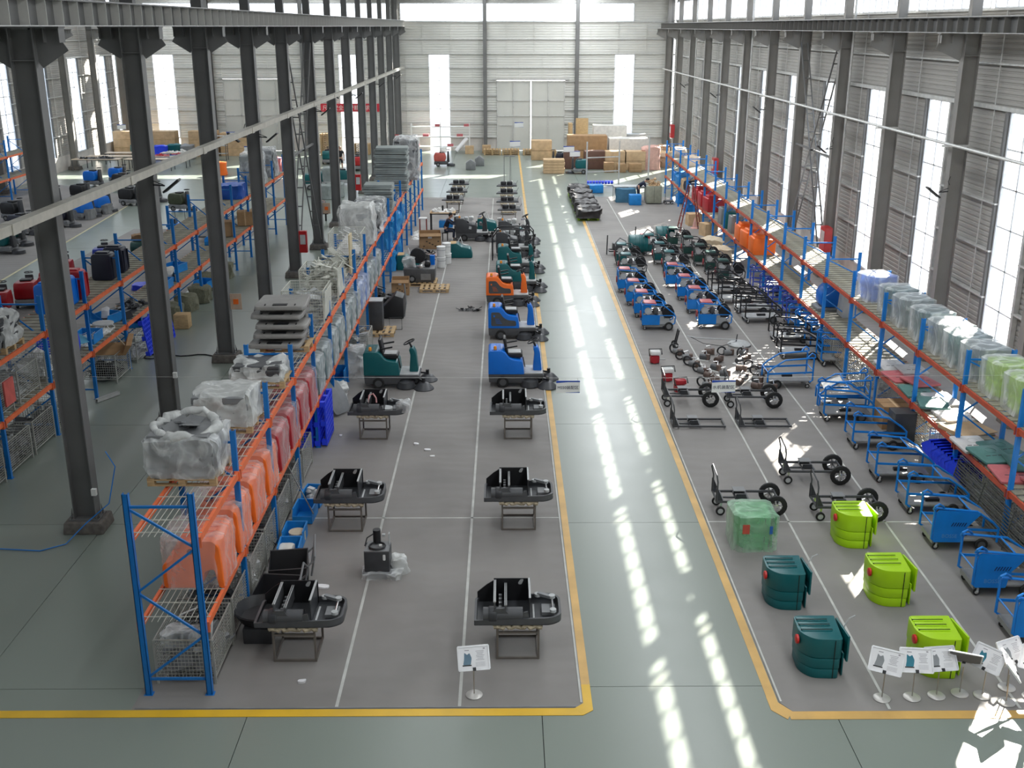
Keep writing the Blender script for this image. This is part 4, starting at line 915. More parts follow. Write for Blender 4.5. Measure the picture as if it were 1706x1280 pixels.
# ---------------- moulded tanks on the right mat ----------------
def mk_bin_tank(m_, cap=True, hose=False, fm_=None):
    t = thing('moulded_tank', '', 'tank')
    def fp(s, o=0): return rpoly([(-.33*s-o,.38),(-.36*s-o,-.12),(-.18*s,-.36),(.3*s,-.38),(.36,.38)], [.1,.12,.16,.06,.03], 4)
    MB().prism(fp(.9), 0, .17, 'z').build('base_tier', m_, t, bevel=.012)
    MB().prism(fp(.94), .178, .36, 'z').build('middle_tier', m_, t, bevel=.012)
    MB().prism(fp(.98), .368, .72, 'z').build('upper_tier', m_, t, bevel=.03)
    MB().b2((-.2,-.2,.04), (.28,.3,.5)).build('seam_core', M('dark_seam_plastic', (.02,.03,.02), .8), t)
    for k in range(3): MB().prism(rpoly([(-.3,.0),(.2,.0),(.22,.12),(-.3,.13)], .02, 2), .71, .735, 'z').build('lid_rib', m_, t, loc=(0.0,-.06+.155*k-.06,0), bevel=.006)
    MB().prism(rpoly([(-.34,.05),(.34,.05),(.34,.38),(-.32,.38)], .06, 2), .70, .75, 'z', .97).build('lid_rear', m_, t, bevel=.01) if False else None
    for k in range(3): MB().b2((-.31,-.125+.155*k+.03,.725), (.2,-.11+.155*k+.03,.7415)).build('lid_groove', M('groove_dark', (.01,.015,.01), .9), t)
    MB().prism([(-.36,.3),(.34,.3),(.34,.7),(-.36,.76)], .375, .41, 'x').build('side_lip', m_, t, bevel=.01)
    MB().prism([(-.3,.01),(.12,.01),(.02,.4),(-.3,.42)], .335, .36, 'x').build('side_fin', m_, t, bevel=.008)
    MB().b2((.17,-.384,.01), (.182,-.377,.7)).build('vertical_seam', M('groove_dark', (.01,.015,.01), .9), t)
    if cap: MB().lathe([(.02,0),(.075,.0),(.075,.035),(.05,.045)], (0,0,0), 18, 'x').build('filler_cap', M('cap_red', (.6,.02,.015), .4), t, loc=(-.345,-.1,.57), rot=(0,0,math.pi))
    if hose: MB().tube([(.4,.0,.6),(.43,.02,.74),(.5,.04,.86),(.6,.06,.9)], .012, 6).build('drain_hose', lgrey, t)
    if fm_: soft(MB(), .9, .92, .79, 9, .025, 5, taper=.01).build('film_cover', fm_, t)
    return t
PT = Proto(mk_bin_tank); greenf = film('green_tinted_film', .35, .6, (.5,.75,.55), 5)
PT((5.02,19.9,.01), .0, 'green tank wrapped in film, with red and blue tags', None, (M('mid_green_plastic', (.02,.33,.08), .4), False, False, greenf))
tag(MB().box((0,0,0), (.14,.006,.2)).build('red_tag', M('tag_red', (.5,.08,.05), .6), loc=(4.8,19.43,.52)), 'red paper tag on the film-wrapped green tank', 'tag'); tag(MB().box((0,0,0), (.06,.006,.17)).build('blue_tag', M('tag_blue', (.02,.12,.4), .6), loc=(5.3,19.43,.5)), 'blue strip tag on the film-wrapped green tank', 'tag')
PT((7.05,19.95,.01), 0, 'lime tank farthest from the camera, lit by the sun patch', 'lime tanks on the mat', (lime,)); PT((7.0,17.65,.01), 0, 'middle lime tank on the right mat', 'lime tanks on the mat', (lime,)); PT((7.0,15.38,.01), 0, 'nearest lime tank, behind the sign stands', 'lime tanks on the mat', (lime,))
PT((5.08,17.55,.01), 0, 'teal tank with red cap, the farther of two', 'teal tanks on the mat', (teal, True, True)); PT((5.1,15.4,.01), 0, 'teal tank with red cap nearest the camera', 'teal tanks on the mat', (teal, True, True))
# wrapped tanks on the right rack
for i, (y, s_) in enumerate(((28.7,'farthest'),(27.6,'second farthest'),(26.3,'third farthest'),(25.1,'fourth farthest'),(24.1,'fifth farthest'),(23.1,'nearest'))):
    PT((10.78,y,2.505), .0, 'dark teal tank in cloudy film on the right rack top, %s of six' % s_, 'film-wrapped dark tanks', (wrg if i % 2 else teal, False, False, clearf))
for i, (y, s_) in enumerate(((21.9,'farther'),(20.8,'middle'),(19.7,'nearer'))): PT((10.75,y,2.505), 0, 'lime tank in cloudy film on the right rack top, %s of three' % s_, 'film-wrapped lime tanks', (lime, False, False, clearf))
PT((10.75,30.4,2.505), .2, 'blue tank in clear film alone on the right rack top', None, (M('violet_blue_plastic', (.08,.2,.65), .4), False, False, clearf))
t = thing('dome_hood', 'blue dome hood on a grey base on the right rack middle shelf', 'hood', (10.65,34.6,1.145)); MB().prism(rpoly([(-.3,0),(-.32,.5),(-.1,.75),(.25,.72),(.32,.5),(.32,0)], .18, 5), -.35, .35, 'y').build('dome', cblue, t, bevel=.08, loc=(0,0,.12)); MB().box((0,0,.06), (.8,.8,.12)).build('base', mgrey, t, bevel=.02)
tag(MB().prism(rpoly([(-.2,0),(.2,0),(.2,.8),(-.15,.85)], .04), -.3, .3, 'y').build('grey_case', lgrey, loc=(11.0,33.7,1.145), bevel=.02), 'pale grey case beside the blue dome hood', 'case')
def mk_open_tank(m_):
    t = thing('open_tank', '', 'tank'); p = rpoly([(-.45,0),(.45,0),(.48,.62),(-.45,.7)], .08, 3)
    MB().prism(p, -.5, .5, 'y').build('tank_body', m_, t, bevel=.04); MB().prism(rpoly([(-.4,.66),(.1,.62),(.1,.8),(-.38,.82)], .05, 3), -.45, .1, 'y').build('raised_hump', m_, t, bevel=.03); MB().cyl((.25,.2,.6), (.25,.2,.72), .12, 16).build('neck', m_, t); return t
POT = Proto(mk_open_tank)
for i, (x, y, m_, c_) in enumerate(((10.6,43.9,tankor,'orange'),(10.55,45.2,tankor,'orange'),(10.6,46.7,tankor,'orange'),(10.6,54.6,redp,'dark red'),(10.6,56.2,redp,'dark red'),(10.6,57.8,redp,'dark red'))): POT((x,y,1.145), .1*(i % 2), '%s open tank on the right rack middle shelf, %s of three' % (c_, ('nearest','middle','farthest')[i % 3]), c_+' open tanks', (m_,))
for i, y in enumerate((18.5,17.3,16.1,15.1)): POT((10.65,y,1.145), 0, 'unseen grey tank added to block sun at the near end of the right rack, %s one' % ORD[i], 'grey open tanks', (mgrey,))  # out-of-view tanks added on the shelf to block a sun patch
for i, (y, m_) in enumerate(((48.6,mgrey),(49.8,teal),(51.0,mgrey))): tag(MB().prism(rpoly([(-.3,-.4),(.3,-.4),(.3,.4),(-.3,.4)], .08), 0, .75, 'z', .95).build('storage_tub', m_, loc=(10.5,y,1.145), bevel=.03), ('grey tub next to the orange tanks','teal tub between two grey ones','grey tub nearest the dark red tanks')[i]+' on the right rack', 'tub', 'tubs on the right rack')
# flat covers on the middle shelf
whitec = M('white_cover', (.62,.6,.58), .5); tealc = M('pale_teal_cover', (.08,.2,.18), .5); redc = M('pink_red_cover', (.5,.13,.14), .5)
def mk_cover(m_, w=.7, d=.85):
    t = thing('flat_cover', '', 'cover'); MB().prism(rpoly([(-w/2,-d/2),(w/2,-d/2),(w/2,d/2),(-w/2,d/2)], .04, 2), 0, .06, 'z').build('plate', m_, t, bevel=.012)
    for k in range(3): MB().box((-.12+.14*k,-.1,.062), (.1,.02,.008)).build('vent_slot', dark, t)
    MB().ring((.08,.15,.06), .12, .008, 'z', 16, 4).build('moulded_ring', m_, t); return t
PCov = Proto(mk_cover)
cv = [(10.6,28.2,0,whitec,'white'),(10.95,27.6,.07,whitec,'white'),(10.5,27.2,.0,redc,'pink red'),(10.8,26.6,.08,redc,'pink red'),(10.5,26.0,0,tealc,'pale teal'),(10.85,25.3,.02,whitec,'white'),(10.5,24.9,.07,tealc,'pale teal'),(10.7,24.2,0,whitec,'white'),(10.4,22.3,.0,whitec,'white'),(10.9,22.0,.02,tealc,'pale teal'),(10.45,21.5,.08,tealc,'dark teal'),(10.95,21.0,.09,tealc,'pale teal'),(10.5,20.6,.01,redc,'pink red'),(10.9,19.9,.08,redc,'pink red')]
cnt = {}
for x, y, dz, m_, c_ in cv:
    cnt[c_] = cnt.get(c_, 0)+1; o = PCov((x,y,1.15+dz), rnd.uniform(-.25,.25), '%s flat cover on the right rack middle shelf, %s from the back' % (c_, ORD[cnt[c_]-1]), 'flat covers on the middle shelf', (m_,)); o.rotation_euler.x = .05*(cnt[c_] % 2)
tag(MB().b2((-.5,-.4,0), (.5,.4,.02)).b2((-.5,-.4,0), (-.48,.4,.1)).build('open_carton', cardl, loc=(10.7,23.3,1.15), rot=(0,-.05,.3)), 'flattened pale carton among the flat covers', 'carton')
tag(soft(MB(), .7, .5, .12, 6, .06, 120).build('film_sheet', clearf, loc=(10.6,23.9,1.22)), 'crumpled film over the covers near the pale carton', 'film')
for k, (x, y) in enumerate(((10.2,26.7),(10.5,25.9))): PCar((x,y,.01), .1*k, 'brown carton on the floor under the right rack, %s one' % ('farther','nearer')[k], None, (card, False))
tag(MB().box((0,0,.45), (.55,.5,.9)).build('grey_cabinet', dark, loc=(9.95,25.3,.01), bevel=.02), 'dark cabinet standing beside the cartons under the right rack', 'cabinet')
for k, (y, mt) in enumerate(((24.8,1),(21.9,0),(20.6,0),(19.3,0),(28.6,0),(30.0,0),(31.6,0),(33.0,0))):
    PCage((10.7 if k < 1 or k > 3 else 10.75,y,.0), 0, 'wire cage on the floor under the right rack, %s' % ('holding white parts','right of the sack of bottles','just nearer than the bottle cage','nearest the camera','beyond the carton','second beyond the carton','third beyond the carton','fourth beyond the carton')[k], 'wire cages under the right rack', (.95,1.2,.85,mt))
    heap((10.7,y,.13), .82, 1.0, .65 if k not in (2,3) else .45, (white,lgrey,mgrey,dark,lgrey,white,cardl,mgrey)[k], 44, 130+k, 'small parts heaped in the right rack cage, %s' % ('near the dark cabinet','near the stacked blue bins','one nearer the camera','nearest of all','past the carton','two past the carton','three past the carton','four past the carton')[k], 'tbrs')
tag(MB().b2((-.02,-1.7,.1), (.02,1.7,.9)).build('wire_fence_panel', gal, loc=(10.05,20.3,0)), 'x', 'panel') if False else None
for i in range(9):
    o = PBin((10.28+.012*i,23.9-.17*i,.35), 0, 'dark blue bin of the nested row under the right rack, %s from the back' % ORD[i], 'nested dark blue bins', (deepblue,.62,.5,.4)); o.rotation_euler = (R(58),0,R(8))
tag(MB().b2((-.4,-.8,0), (.4,.8,.34)).build('low_platform', mgrey, loc=(10.35,23.2,.01)), 'low grey platform under the nested dark blue bins', 'platform')
# long grey grille fence along the rack foot
t = thing('grille_panel', 'long dark slatted grille leaning along the right rack foot', 'grille', (10.0,19.3,.02)); sm = None
for i in range(12):
    if sm is None: o = MB().b2((-.01,-1.2,-.012), (.01,3.0,.012)).build('slat', M('dark_wire', (.12,.12,.11), .5, .5), t); sm = o.data
    else: o = link('slat', sm, t)
    o.location = (.012*i, 0, .08+.065*i)
for y in (-1.15,.2,1.6,2.95): MB().bar((-.02,y,0), (.13,y,.85), .02).build('upright', M('dark_wire', (.12,.12,.11), .5, .5), t)
# ---------------- black push-trolley frames ----------------
def mk_trolley(wheels):
    t = thing('trolley_frame', '', 'trolley'); z = .3 if wheels else .06; L = 1.38; W = .28
    m = MB()
    for y in (-W, W): m.bar((0,y,z), (L,y,z), .04, .05)
    m.build('side_rails', dgrey, t)
    cb = None
    for x in (.02,.16,.46,.72,L-.02): MB().bar((x,-W,z), (x,W,z), .035).build('cross_bar', dgrey, t)
    MB().bar((.46,-.05,z-.02), (.72,-.05,z-.02), .05, .03).bar((.2,0,z-.02), (.46,0,z-.02), .05, .03).build('tray_bar', dark, t)
    MB().prism([(.44,z+.02),(.68,z+.02),(.66,z+.12),(.46,z+.12)], -.16, -.13, 'y').build('bracket', dark, t); MB().prism([(.44,z+.02),(.68,z+.02),(.66,z+.12),(.46,z+.12)], .1, .13, 'y').build('bracket', dark, t)
    MB().box((.55,.1,z+.13), (.26,.24,.015)).build('mount_plate', mgrey, t)
    MB().tube([(.02,-W,z),(.02,-W,z+.45),(.0,-W+.04,z+.58),(-.03,W-.12,z+.68),(-.03,W,z+.6),(.02,W,z+.4),(.02,W,z)], .017, 8).build('push_handle', dgrey, t)
    for y in (-W, W): MB().prism([(-.01,z),(.16,z),(.02,z+.32),(-.01,z+.32)], y-.006, y+.006, 'y').build('gusset', dark, t)
    if wheels:
        for y in (-W-.07, W+.07):
            wheel('wheel', t, (L-.1,y,.235), .235, .08, chrome, 7)
        for y in (-W+.02, W-.02):
            wheel('caster_wheel', t, (.1,y-.06,.1), .1, .04, lgrey); MB().bar((.1,y-.03,.1), (.12,y,z-.02), .04, .03).build('caster_fork', chrome, t)
        MB().cyl((L-.1,-W-.07,.235), (L-.1,W+.07,.235), .015, 8).build('axle', dgrey, t)
    return t
PTrol = Proto(mk_trolley)
for x, y, w_, s_ in ((4.42,28.5,True,'wheeled black trolley frame nearest the aisle, just past the hanging sign'),(6.15,28.4,True,'wheeled black trolley frame right of the hanging sign'),(4.42,26.75,False,'wheelless black trolley frame nearest the aisle'),(6.15,26.75,False,'wheelless black trolley frame on the right'),(6.42,23.15,True,'wheeled black trolley frame beside the bright sun patch'),(6.62,21.2,True,'wheeled black trolley frame behind the farthest lime tank'),(4.55,21.5,True,'wheeled black trolley frame behind the film-wrapped green tank')): PTrol((x,y,.01), -.02, s_, 'black trolley frames', (w_,))
# ---------------- blue frame carts ----------------
def mk_fcart(m_, panel=False, tray=True, plat=M('cart_deck_grey', (.27,.27,.265), .4, .2), L=1.35, W=.7, dark_w=False):
    t = thing('frame_cart', '', 'cart')
    MB().b2((.05,.03,.2), (L-.1,W-.03,.235)).b2((.05,.03,.14), (.09,W-.03,.2)).build('platform', plat, t)
    for s_, y in (('front', 0.), ('rear', W)):
        m = MB(); m.tube([(.1,y,.2),(.02,y,.26),(.02,y,.88),(.06,y,.93),(.85,y,.86),(1.2,y,.62),(L-.03,y,.5),(L-.03,y,.2)], .026, 8); m.build('side_frame', m_, t)
        MB().bar((.02,y,.5), (L-.03,y,.45), .02, .05).build('side_rail', m_, t)
    MB().tube([(.02,.02,.9),(-.03,.12,1.0),(.02,.3,1.03),(.02,.4,1.03),(-.03,W-.12,1.0),(.02,W-.02,.9)], .018, 8).build('push_handle', m_, t) if False else None
    for y in (0., W): MB().tube([(.06,y,.92),(-.03,y-.05,.93),(-.02,y-.08,1.0),(.06,y-.08,1.05),(.16,y-.03,.98),(.2,y,.92)], .022, 7).build('grip_loop', m_, t)
    MB().cyl((.02,0,.55), (.02,W,.55), .015, 8).build('end_bar', m_, t); MB().cyl((L-.03,0,.5), (L-.03,W,.5), .018, 8).build('end_bar', m_, t)
    if tray: MB().prism([(.75,.86),(1.22,.62),(1.22,.6),(.75,.84)], .04, W-.04, 'y').build('sloping_tray', M('satin_tray', (.3,.29,.27), .35, .3), t); MB().tube([(.72,.04,.88),(.72,W-.04,.88)], .015, 6).build('tray_rod', m_, t)
    if panel:
        q = rpoly([(.04,.2),(.62,.2),(.66,.5),(.95,.84),(.08,.9),(.04,.8)], .04, 3)
        MB().prism(q, -.03, -.018, 'y').build('side_panel', m_, t)
        for k in range(6): MB().prism([(0,0),(.02,0),(.06,.08),(.04,.08)], -.034, -.03, 'y').build('slot', M('slot_dark', (.003,.02,.09), .6), t, loc=(.36+.05*k,0,.55))
        text_mesh('BOSSE', .11, M('faint_lettering', (.1,.3,.62), .5), t, (.2,-.034,.3), (R(90),0,0))
    for x in (.14,):
        for y in (.06, W-.06): wheel('caster_wheel', t, (x,y,.065), .065, .035, chrome); MB().bar((x,y-.03,.07), (x+.02,y,.15), .035, .04).build('caster_fork', lsteel, t)
    for y in (.02, W-.02): wheel('wheel', t, (L-.32,y,.13), .13, .06, dgrey)
    MB().b2((.5,.2,.235), (.8,.3,.3)).build('battery_clamp', black, t)
    return t
def text_mesh(s, size, m_, parent, loc, rot, ext=.0015, name='lettering'):
    c = bpy.data.curves.new('text', 'FONT'); c.body = s; c.size = size; c.extrude = ext; c.resolution_u = 3
    o = bpy.data.objects.new('text', c); COL.objects.link(o); dg = bpy.context.evaluated_depsgraph_get(); dg.update()
    me = bpy.data.meshes.new_from_object(o.evaluated_get(dg)); bpy.data.objects.remove(o); me.materials.clear(); me.materials.append(m_)
    return link(name, me, parent, loc, rot)
PFC = Proto(mk_fcart)
for i, (x, y, p, s_) in enumerate(((8.55,15.95,1,'blue frame cart with side panel nearest the camera'),(8.58,17.65,1,'second blue frame cart with slotted side panel'),(8.52,19.5,1,'third blue frame cart with slotted side panel'),(8.6,21.15,0,'open blue frame cart just behind the panelled ones'),(8.5,22.85,0,'open blue frame cart, second behind the panelled ones'),(8.6,24.9,0,'open blue frame cart beside the dark cabinet'),(8.45,26.9,0,'open blue frame cart with sunlit tray behind the cartons'))): PFC((x,y,.01), -.03, s_, 'blue frame carts by the right rack', (carblue, bool(p)))
o = PFC((8.95,30.4,.01), math.pi, 'blue frame cart facing the other way beside the loose pump parts', 'blue frame carts by the right rack', (carblue, False, False))
PFC((10.0,28.3,.01), math.pi*.96, 'blue frame cart with brown cover under the rack edge', 'blue frame carts by the right rack', (carblue, False, True))
for i, (x, y, s_) in enumerate(((8.7,32.6,'first'),(8.9,34.4,'second'),(8.5,36.9,'third'),(8.45,38.3,'fourth'),(8.2,39.7,'fifth'),(8.1,41.2,'sixth'))): PFC((x,y,.01), .05*(i % 3-1), 'black tube cart with pale platform in the row by the right rack, %s' % s_, 'black tube carts', (black, False, i in (0,1), lgrey))
for i in range(7): PFC((9.75+.1*(i % 2),31.8+1.6*i,.01), .06*(i % 3-1), 'blue tube cart crowded under the right rack, %s from the camera' % ORD[i], 'blue tube carts under the rack', (M('violet_blue_paint', (.03,.07,.42), .4) if i > 2 else carblue, False, i % 2 == 0))
# ---------------- engine carts ----------------
def mk_ecart(fm_, tankm, pan=True):
    t = thing('engine_cart', '', 'cart'); L, W = 1.15, .62
    for y in (0., W):
        m = MB(); m.tube([(.03,y,.18),(.0,y,.3),(.0,y,.86),(.06,y,.93),(.72,y,.88),(1.08,y,.6),(1.14,y,.5),(1.12,y,.25),(1.0,y,.2)], .022, 7); m.build('side_frame', fm_, t)
        MB().bar((0,y,.53), (1.12,y,.53), .015, .03).build('side_rail', fm_, t)
    for x, z in ((.0,.86),(.72,.88),(1.1,.5)): MB().cyl((x,0,z), (x,W,z), .016, 7).build('cross_tube', fm_, t)
    MB().b2((.02,.02,.16), (1.08,W-.02,.2)).build('base_tray', mgrey, t)
    if pan: MB().prism(rpoly([(.0,.2),(.6,.2),(.6,.53),(.0,.53)], .02, 2), -.03, -.015, 'y').build('front_panel', fm_, t)
    else: MB().b2((.05,.06,.2), (.5,W-.06,.5)).build('water_tank', tankm, t, bevel=.03)
    MB().prism(rpoly([(.05,.03),(.5,.03),(.5,W-.05),(.05,W-.05)], .08, 3), .88, .97, 'z', .9).build('fuel_tank', tankm, t, bevel=.015)
    e = MB().b2((.15,.12,.2), (.45,.48,.55)).build('engine_block', mgrey, t, bevel=.02)
    MB().lathe([(.03,-.05),(.12,-.04),(.12,.04),(.03,.05)], (0,0,0), 16, 'y').build('recoil_cover', lgrey, t, loc=(.2,.08,.66)); MB().b2((.4,.05,.56), (.55,.25,.75)).build('carburettor', dgrey, t, bevel=.02); MB().cyl((.6,.05,.62), (.6,.16,.62), .07, 12).build('pump_head', chrome, t); MB().cyl((.5,.2,.4), (.75,.2,.45), .09, 12).build('pump', lgrey, t)
    MB().cyl((.35,.45,.6), (.6,.45,.62), .08, 12).build('muffler', chrome, t); MB().b2((.6,.1,.2), (.95,.5,.4)).build('gearbox', lgrey, t)
    for k in range(6): MB().tube([(.1+.13*k,.1+.05*k,.3),(.15+.13*k,.15,.6+.04*(k % 2)),(.2+.12*k,.4,.5)], .012, 5).build('hose', (black, lgrey)[k % 2], t)
    for y in (.14,.5): MB().lathe([(.1,-.025),(.21,-.025),(.21,.025),(.1,.025)], (0,0,0), 20, 'y').build('reel_disc', black, t, loc=(.9,y,.6))
    MB().cyl((.9,.14,.6), (.9,.5,.6), .16, 16).build('hose_coil', dark, t)
    for y in (-.02, W+.02): wheel('wheel', t, (.92,y,.15), .15, .07, mgrey)
    for y in (.06, W-.06): wheel('caster_wheel', t, (.1,y,.055), .055, .035, lgrey); MB().bar((.1,y-.02,.06), (.11,y,.16), .03).build('caster_fork', chrome, t)
    MB().lathe([(.02,-.02),(.13,-.02),(.13,.02),(.02,.02)], (0,0,0), 12, 'x').build('side_disc', M('dark_red_disc', (.3,.02,.03), .5), t, loc=(-.04,.3,.5))
    return t
PEC = Proto(mk_ecart); pink = M('faded_red_tank', (.5,.12,.13), .4)
for i, (x, y) in enumerate(((4.78,36.1),(4.7,37.75),(4.6,39.5),(4.5,41.6))): PEC((x,y,.01), -.03, 'blue engine cart with red tank, left column, %s from the camera' % ORD[i], 'blue engine carts', (carblue, pink, True))
for i, (x, y) in enumerate(((6.75,36.2),(6.7,38.3),(6.65,40.3),(6.5,42.4))): PEC((x,y,.01), -.03, 'blue engine cart with red tank, right column, %s from the camera' % ORD[i], 'blue engine carts', (carblue, pink, True))
for i, (x, y) in enumerate(((4.85,44.5),(4.9,46.7),(6.75,45.0),(6.6,46.9),(6.4,48.9))): PEC((x,y,.01), -.05, 'dark engine cart with teal tank, %s' % ('left pair, nearer','left pair, farther','right trio, nearest','right trio, middle','right trio, farthest')[i], 'dark engine carts', (dgrey, teal, False))
for i, (x, y) in enumerate(((8.7,43.2),(8.5,44.9),(8.3,46.5),(8.1,48.3),(7.75,50.6))): PEC((x,y,.01), -.05, 'dark green engine cart in the diagonal row, %s from the camera' % ORD[i], 'dark green engine carts', (dark, M('dark_green_plastic', (.01,.06,.05), .4), False))
for i, (x, y) in enumerate(((5.75,49.2),(7.3,51.4))):
    t = thing('drum_tank_unit', 'teal ribbed drum tank lying on a black frame with engine, %s' % ('left one','right one')[i], 'tank unit', (x,y,.01), 0, 'drum tank units')
    MB().cyl((0,0,.5), (.85,0,.5), .42, 24).build('drum', teal, t, bevel=.03)
    for k in range(3): MB().lathe([(.41,-.03),(.435,-.02),(.435,.02),(.41,.03)], (.3+.18*k,0,.5), 24, 'x').build('hoop', teal, t)
    MB().bar((-.9,-.25,.2), (.8,-.25,.1), .05).bar((-.9,.25,.2), (.8,.25,.1), .05).bar((-.9,-.25,.2), (-.9,.25,.2), .05).build('frame', black, t); MB().b2((-.75,-.2,.22), (-.3,.2,.55)).build('engine', redp if i else dgrey, t, bevel=.03); MB().bar((-1.0,0,0), (-.98,0,.9), .05).build('tow_post', dark, t)
    MB().tube([(-.6,0,.55),(-.4,.1,.75),(-.1,0,.6)], .03, 6).build('pipe', mgrey, t); wheel('wheel', t, (.1,-.4,.2), .2, .1, mgrey)
# ---------------- loose engines and pump parts ----------------
def mk_engine(tm):
    t = thing('small_engine', '', 'engine'); MB().b2((-.15,-.12,.02), (.13,.14,.24)).build('crankcase', redp, t, bevel=.02); MB().prism(rpoly([(-.16,-.14),(.16,-.14),(.16,.14),(-.16,.14)], .06), .27, .4, 'z', .95).build('fuel_tank', tm, t, bevel=.02)
    MB().tube([(-.18,-.1,.24),(-.2,.0,.44),(.2,.02,.44),(.2,-.1,.3)], .02, 6).build('roll_bar', black, t); MB().cyl((.1,-.05,.12), (.32,-.05,.12), .025, 8).build('shaft', lgrey, t); MB().lathe([(.03,-.02),(.12,-.02),(.12,.02),(.03,.02)], (0,0,0), 14, 'y').build('recoil_cover', redp, t, loc=(-.02,-.15,.14)); return t
PEn = Proto(mk_engine)
for i, (x, y, m_, s_) in enumerate(((4.72,32.3,white,'small red engine with white tank, farthest of three'),(4.85,30.5,white,'small red engine with white tank, middle of three'),(5.05,29.4,redp,'small all-red engine nearest the wheeled trolley'))): PEn((x,y,.01), .1*i, s_, 'small red engines', (m_,))
def mk_pump(k):
    t = thing('pump_unit', '', 'pump'); 
    MB().cyl((-.12,0,.1), (.12,0,.1), .09, 14).build('motor', (M('rusty_casting', (.13,.09,.075), .6, .2, .3), mgrey, dgrey)[k % 3], t); MB().b2((.08,-.07,.02), (.2,.07,.2)).build('head', M('rusty_casting', (.13,.09,.075), .6, .2, .3), t, bevel=.01); MB().tube([(.1,0,.18),(.05,.06,.28),(-.08,.02,.25)], .015, 6).build('pipe', chrome, t)
    if k == 1: MB().ring((-.2,0,.15), .13, .028, 'y', 18, 7).build('pulley', black, t)
    if k == 2: MB().b2((-.2,-.12,0), (.2,.12,.015)).build('foot_plate', white, t)
    return t
PPu = Proto(mk_pump)
pp = [(5.55,33.2,1),(5.75,32.6,1),(5.85,31.9,1),(6.0,31.2,1),(6.1,30.7,0),(6.15,30.2,0),(5.9,29.8,1),(6.3,32.6,2),(6.55,33.2,0),(6.7,32.3,0),(6.45,31.5,2),(6.6,30.9,2),(7.15,33.1,1),(7.65,33.1,1),(7.35,32.2,2),(7.6,32.5,0),(7.2,31.4,0),(7.7,31.6,1),(7.75,31.0,1),(7.1,30.5,2),(6.9,30.1,0),(7.45,30.3,2),(7.3,29.7,0),(7.7,29.6,2)]
for i, (x, y, k) in enumerate(pp):
    a = 'row along the aisle side' if i < 7 else 'middle scatter' if i < 16 else 'sunlit scatter'
    PPu((x,y,.01), rnd.uniform(-1,1), 'loose pump or motor on the mat, %s, %s from its start' % (a, ORD[i if i < 7 else i-7 if i < 16 else i-16]), 'loose pumps and motors', (k,))
t = thing('surface_cleaner', 'round flat surface cleaner head with long handle lying on the mat', 'cleaner', (7.75,34.2,.01)); MB().lathe([(.36,0),(.38,.05),(.3,.12),(.08,.15)], (0,0,0), 24).build('disc_cover', lgrey, t); MB().bar((-.1,0,.15), (-.05,.1,.35), .03).build('swivel', black, t); MB().tube([(-.1,0,.2),(-.6,0,.22),(-1.4,.02,.25),(-1.7,.1,.3)], .02, 6).build('handle', lgrey, t); MB().tube([(-.1,-.05,.15),(-.6,-.2,.04),(-1.2,-.1,.1),(-1.6,.05,.28)], .01, 5).build('hose', black, t)
t = thing('hand_truck', 'small hand truck standing at the start of the pump row', 'truck', (5.6,34.0,.01)); MB().tube([(0,-.12,.1),(.1,-.12,.6),(.1,.12,.6),(0,.12,.1)], .025, 6).build('handle', black, t); wheel('wheel', t, (0,-.15,.1), .1, .05); wheel('wheel', t, (0,.15,.1), .1, .05)
# ---------------- A-frame ladder, tall posts, far right work spot ----------------
t = thing('trestle_ladder', 'dark red folding ladder standing beside the far right rack', 'ladder', (9.55,55.3,.01)); lm_ = M('dark_red_steel', (.22,.04,.03), .5)
for s_ in (-1, 1):
    m = MB()
    for y in (-.45,.45): m.bar((s_*.55,y,0), (s_*.12,y*.6,2.3), .05)
    o = m.build('ladder_side', lm_, t)
    for k in range(1, 6): MB().bar((s_*(.55-.43*k/6),-.45*(1-.4*k/6),2.3*k/6), (s_*(.55-.43*k/6),.45*(1-.4*k/6),2.3*k/6), .035).build('rung', lm_, o)
PCar((10.05,57.0,.01), .1, 'brown carton behind the folding ladder', None, (cardl, False)); PCar((10.3,54.0,.01), .3, 'tilted brown carton right of the folding ladder', None, (cardl, False))
tag(MB().lathe([(.22,0),(.2,.04),(.12,.05),(.02,.55)], (0,0,0), 16).build('traffic_cone', M('faded_cone', (.7,.4,.35), .5), loc=(9.95,56.0,.01)), 'faded traffic cone near the folding ladder', 'cone')
for i, (x, y) in enumerate(((9.1,50.0),(9.4,47.9))): tag(soft(MB(), .9, 1.0, .6, 7, .1, 160+i).build('cream_bale', M('cream_bale', (.6,.5,.36), .8), loc=(9.75,y,.01)), 'cream sack heap at the rack foot, %s' % ('farther one','nearer one')[i], 'sack', 'cream sack heaps')
# ---------------- left bay: goods on the second rack ----------------
z2, z1 = 2.8, 1.44
PPal((-12.05,24.5,z2), 0, 'pallet under the wrapped slab load on the left bay rack'); wrapped((-12.05,24.5,z2+.145), 1.2, 1.15, .75, 'slab load half covered by loose white film on the left bay rack', 171, dark, thickf, amp=.11, layers=7)
def mk_keg(m_):
    t = thing('round_topped_tank', '', 'tank'); MB().prism(rpoly([(-.32,0),(.34,0),(.3,.8),(-.28,.8)], .12, 4), -.25, .25, 'y').build('tank_body', m_, t, bevel=.06)
    MB().prism(rpoly([(-.2,.8),(.2,.8),(.18,.84),(-.18,.84)], .02, 2), -.12, .12, 'y').build('lid', m_, t); MB().b2((.3,-.2,.1), (.35,-.17,.7)).b2((.3,.17,.1), (.35,.2,.7)).build('edge_rib', m_, t); return t
PK = Proto(mk_keg); navy = M('navy_black_plastic', (.012,.014,.03), .4)
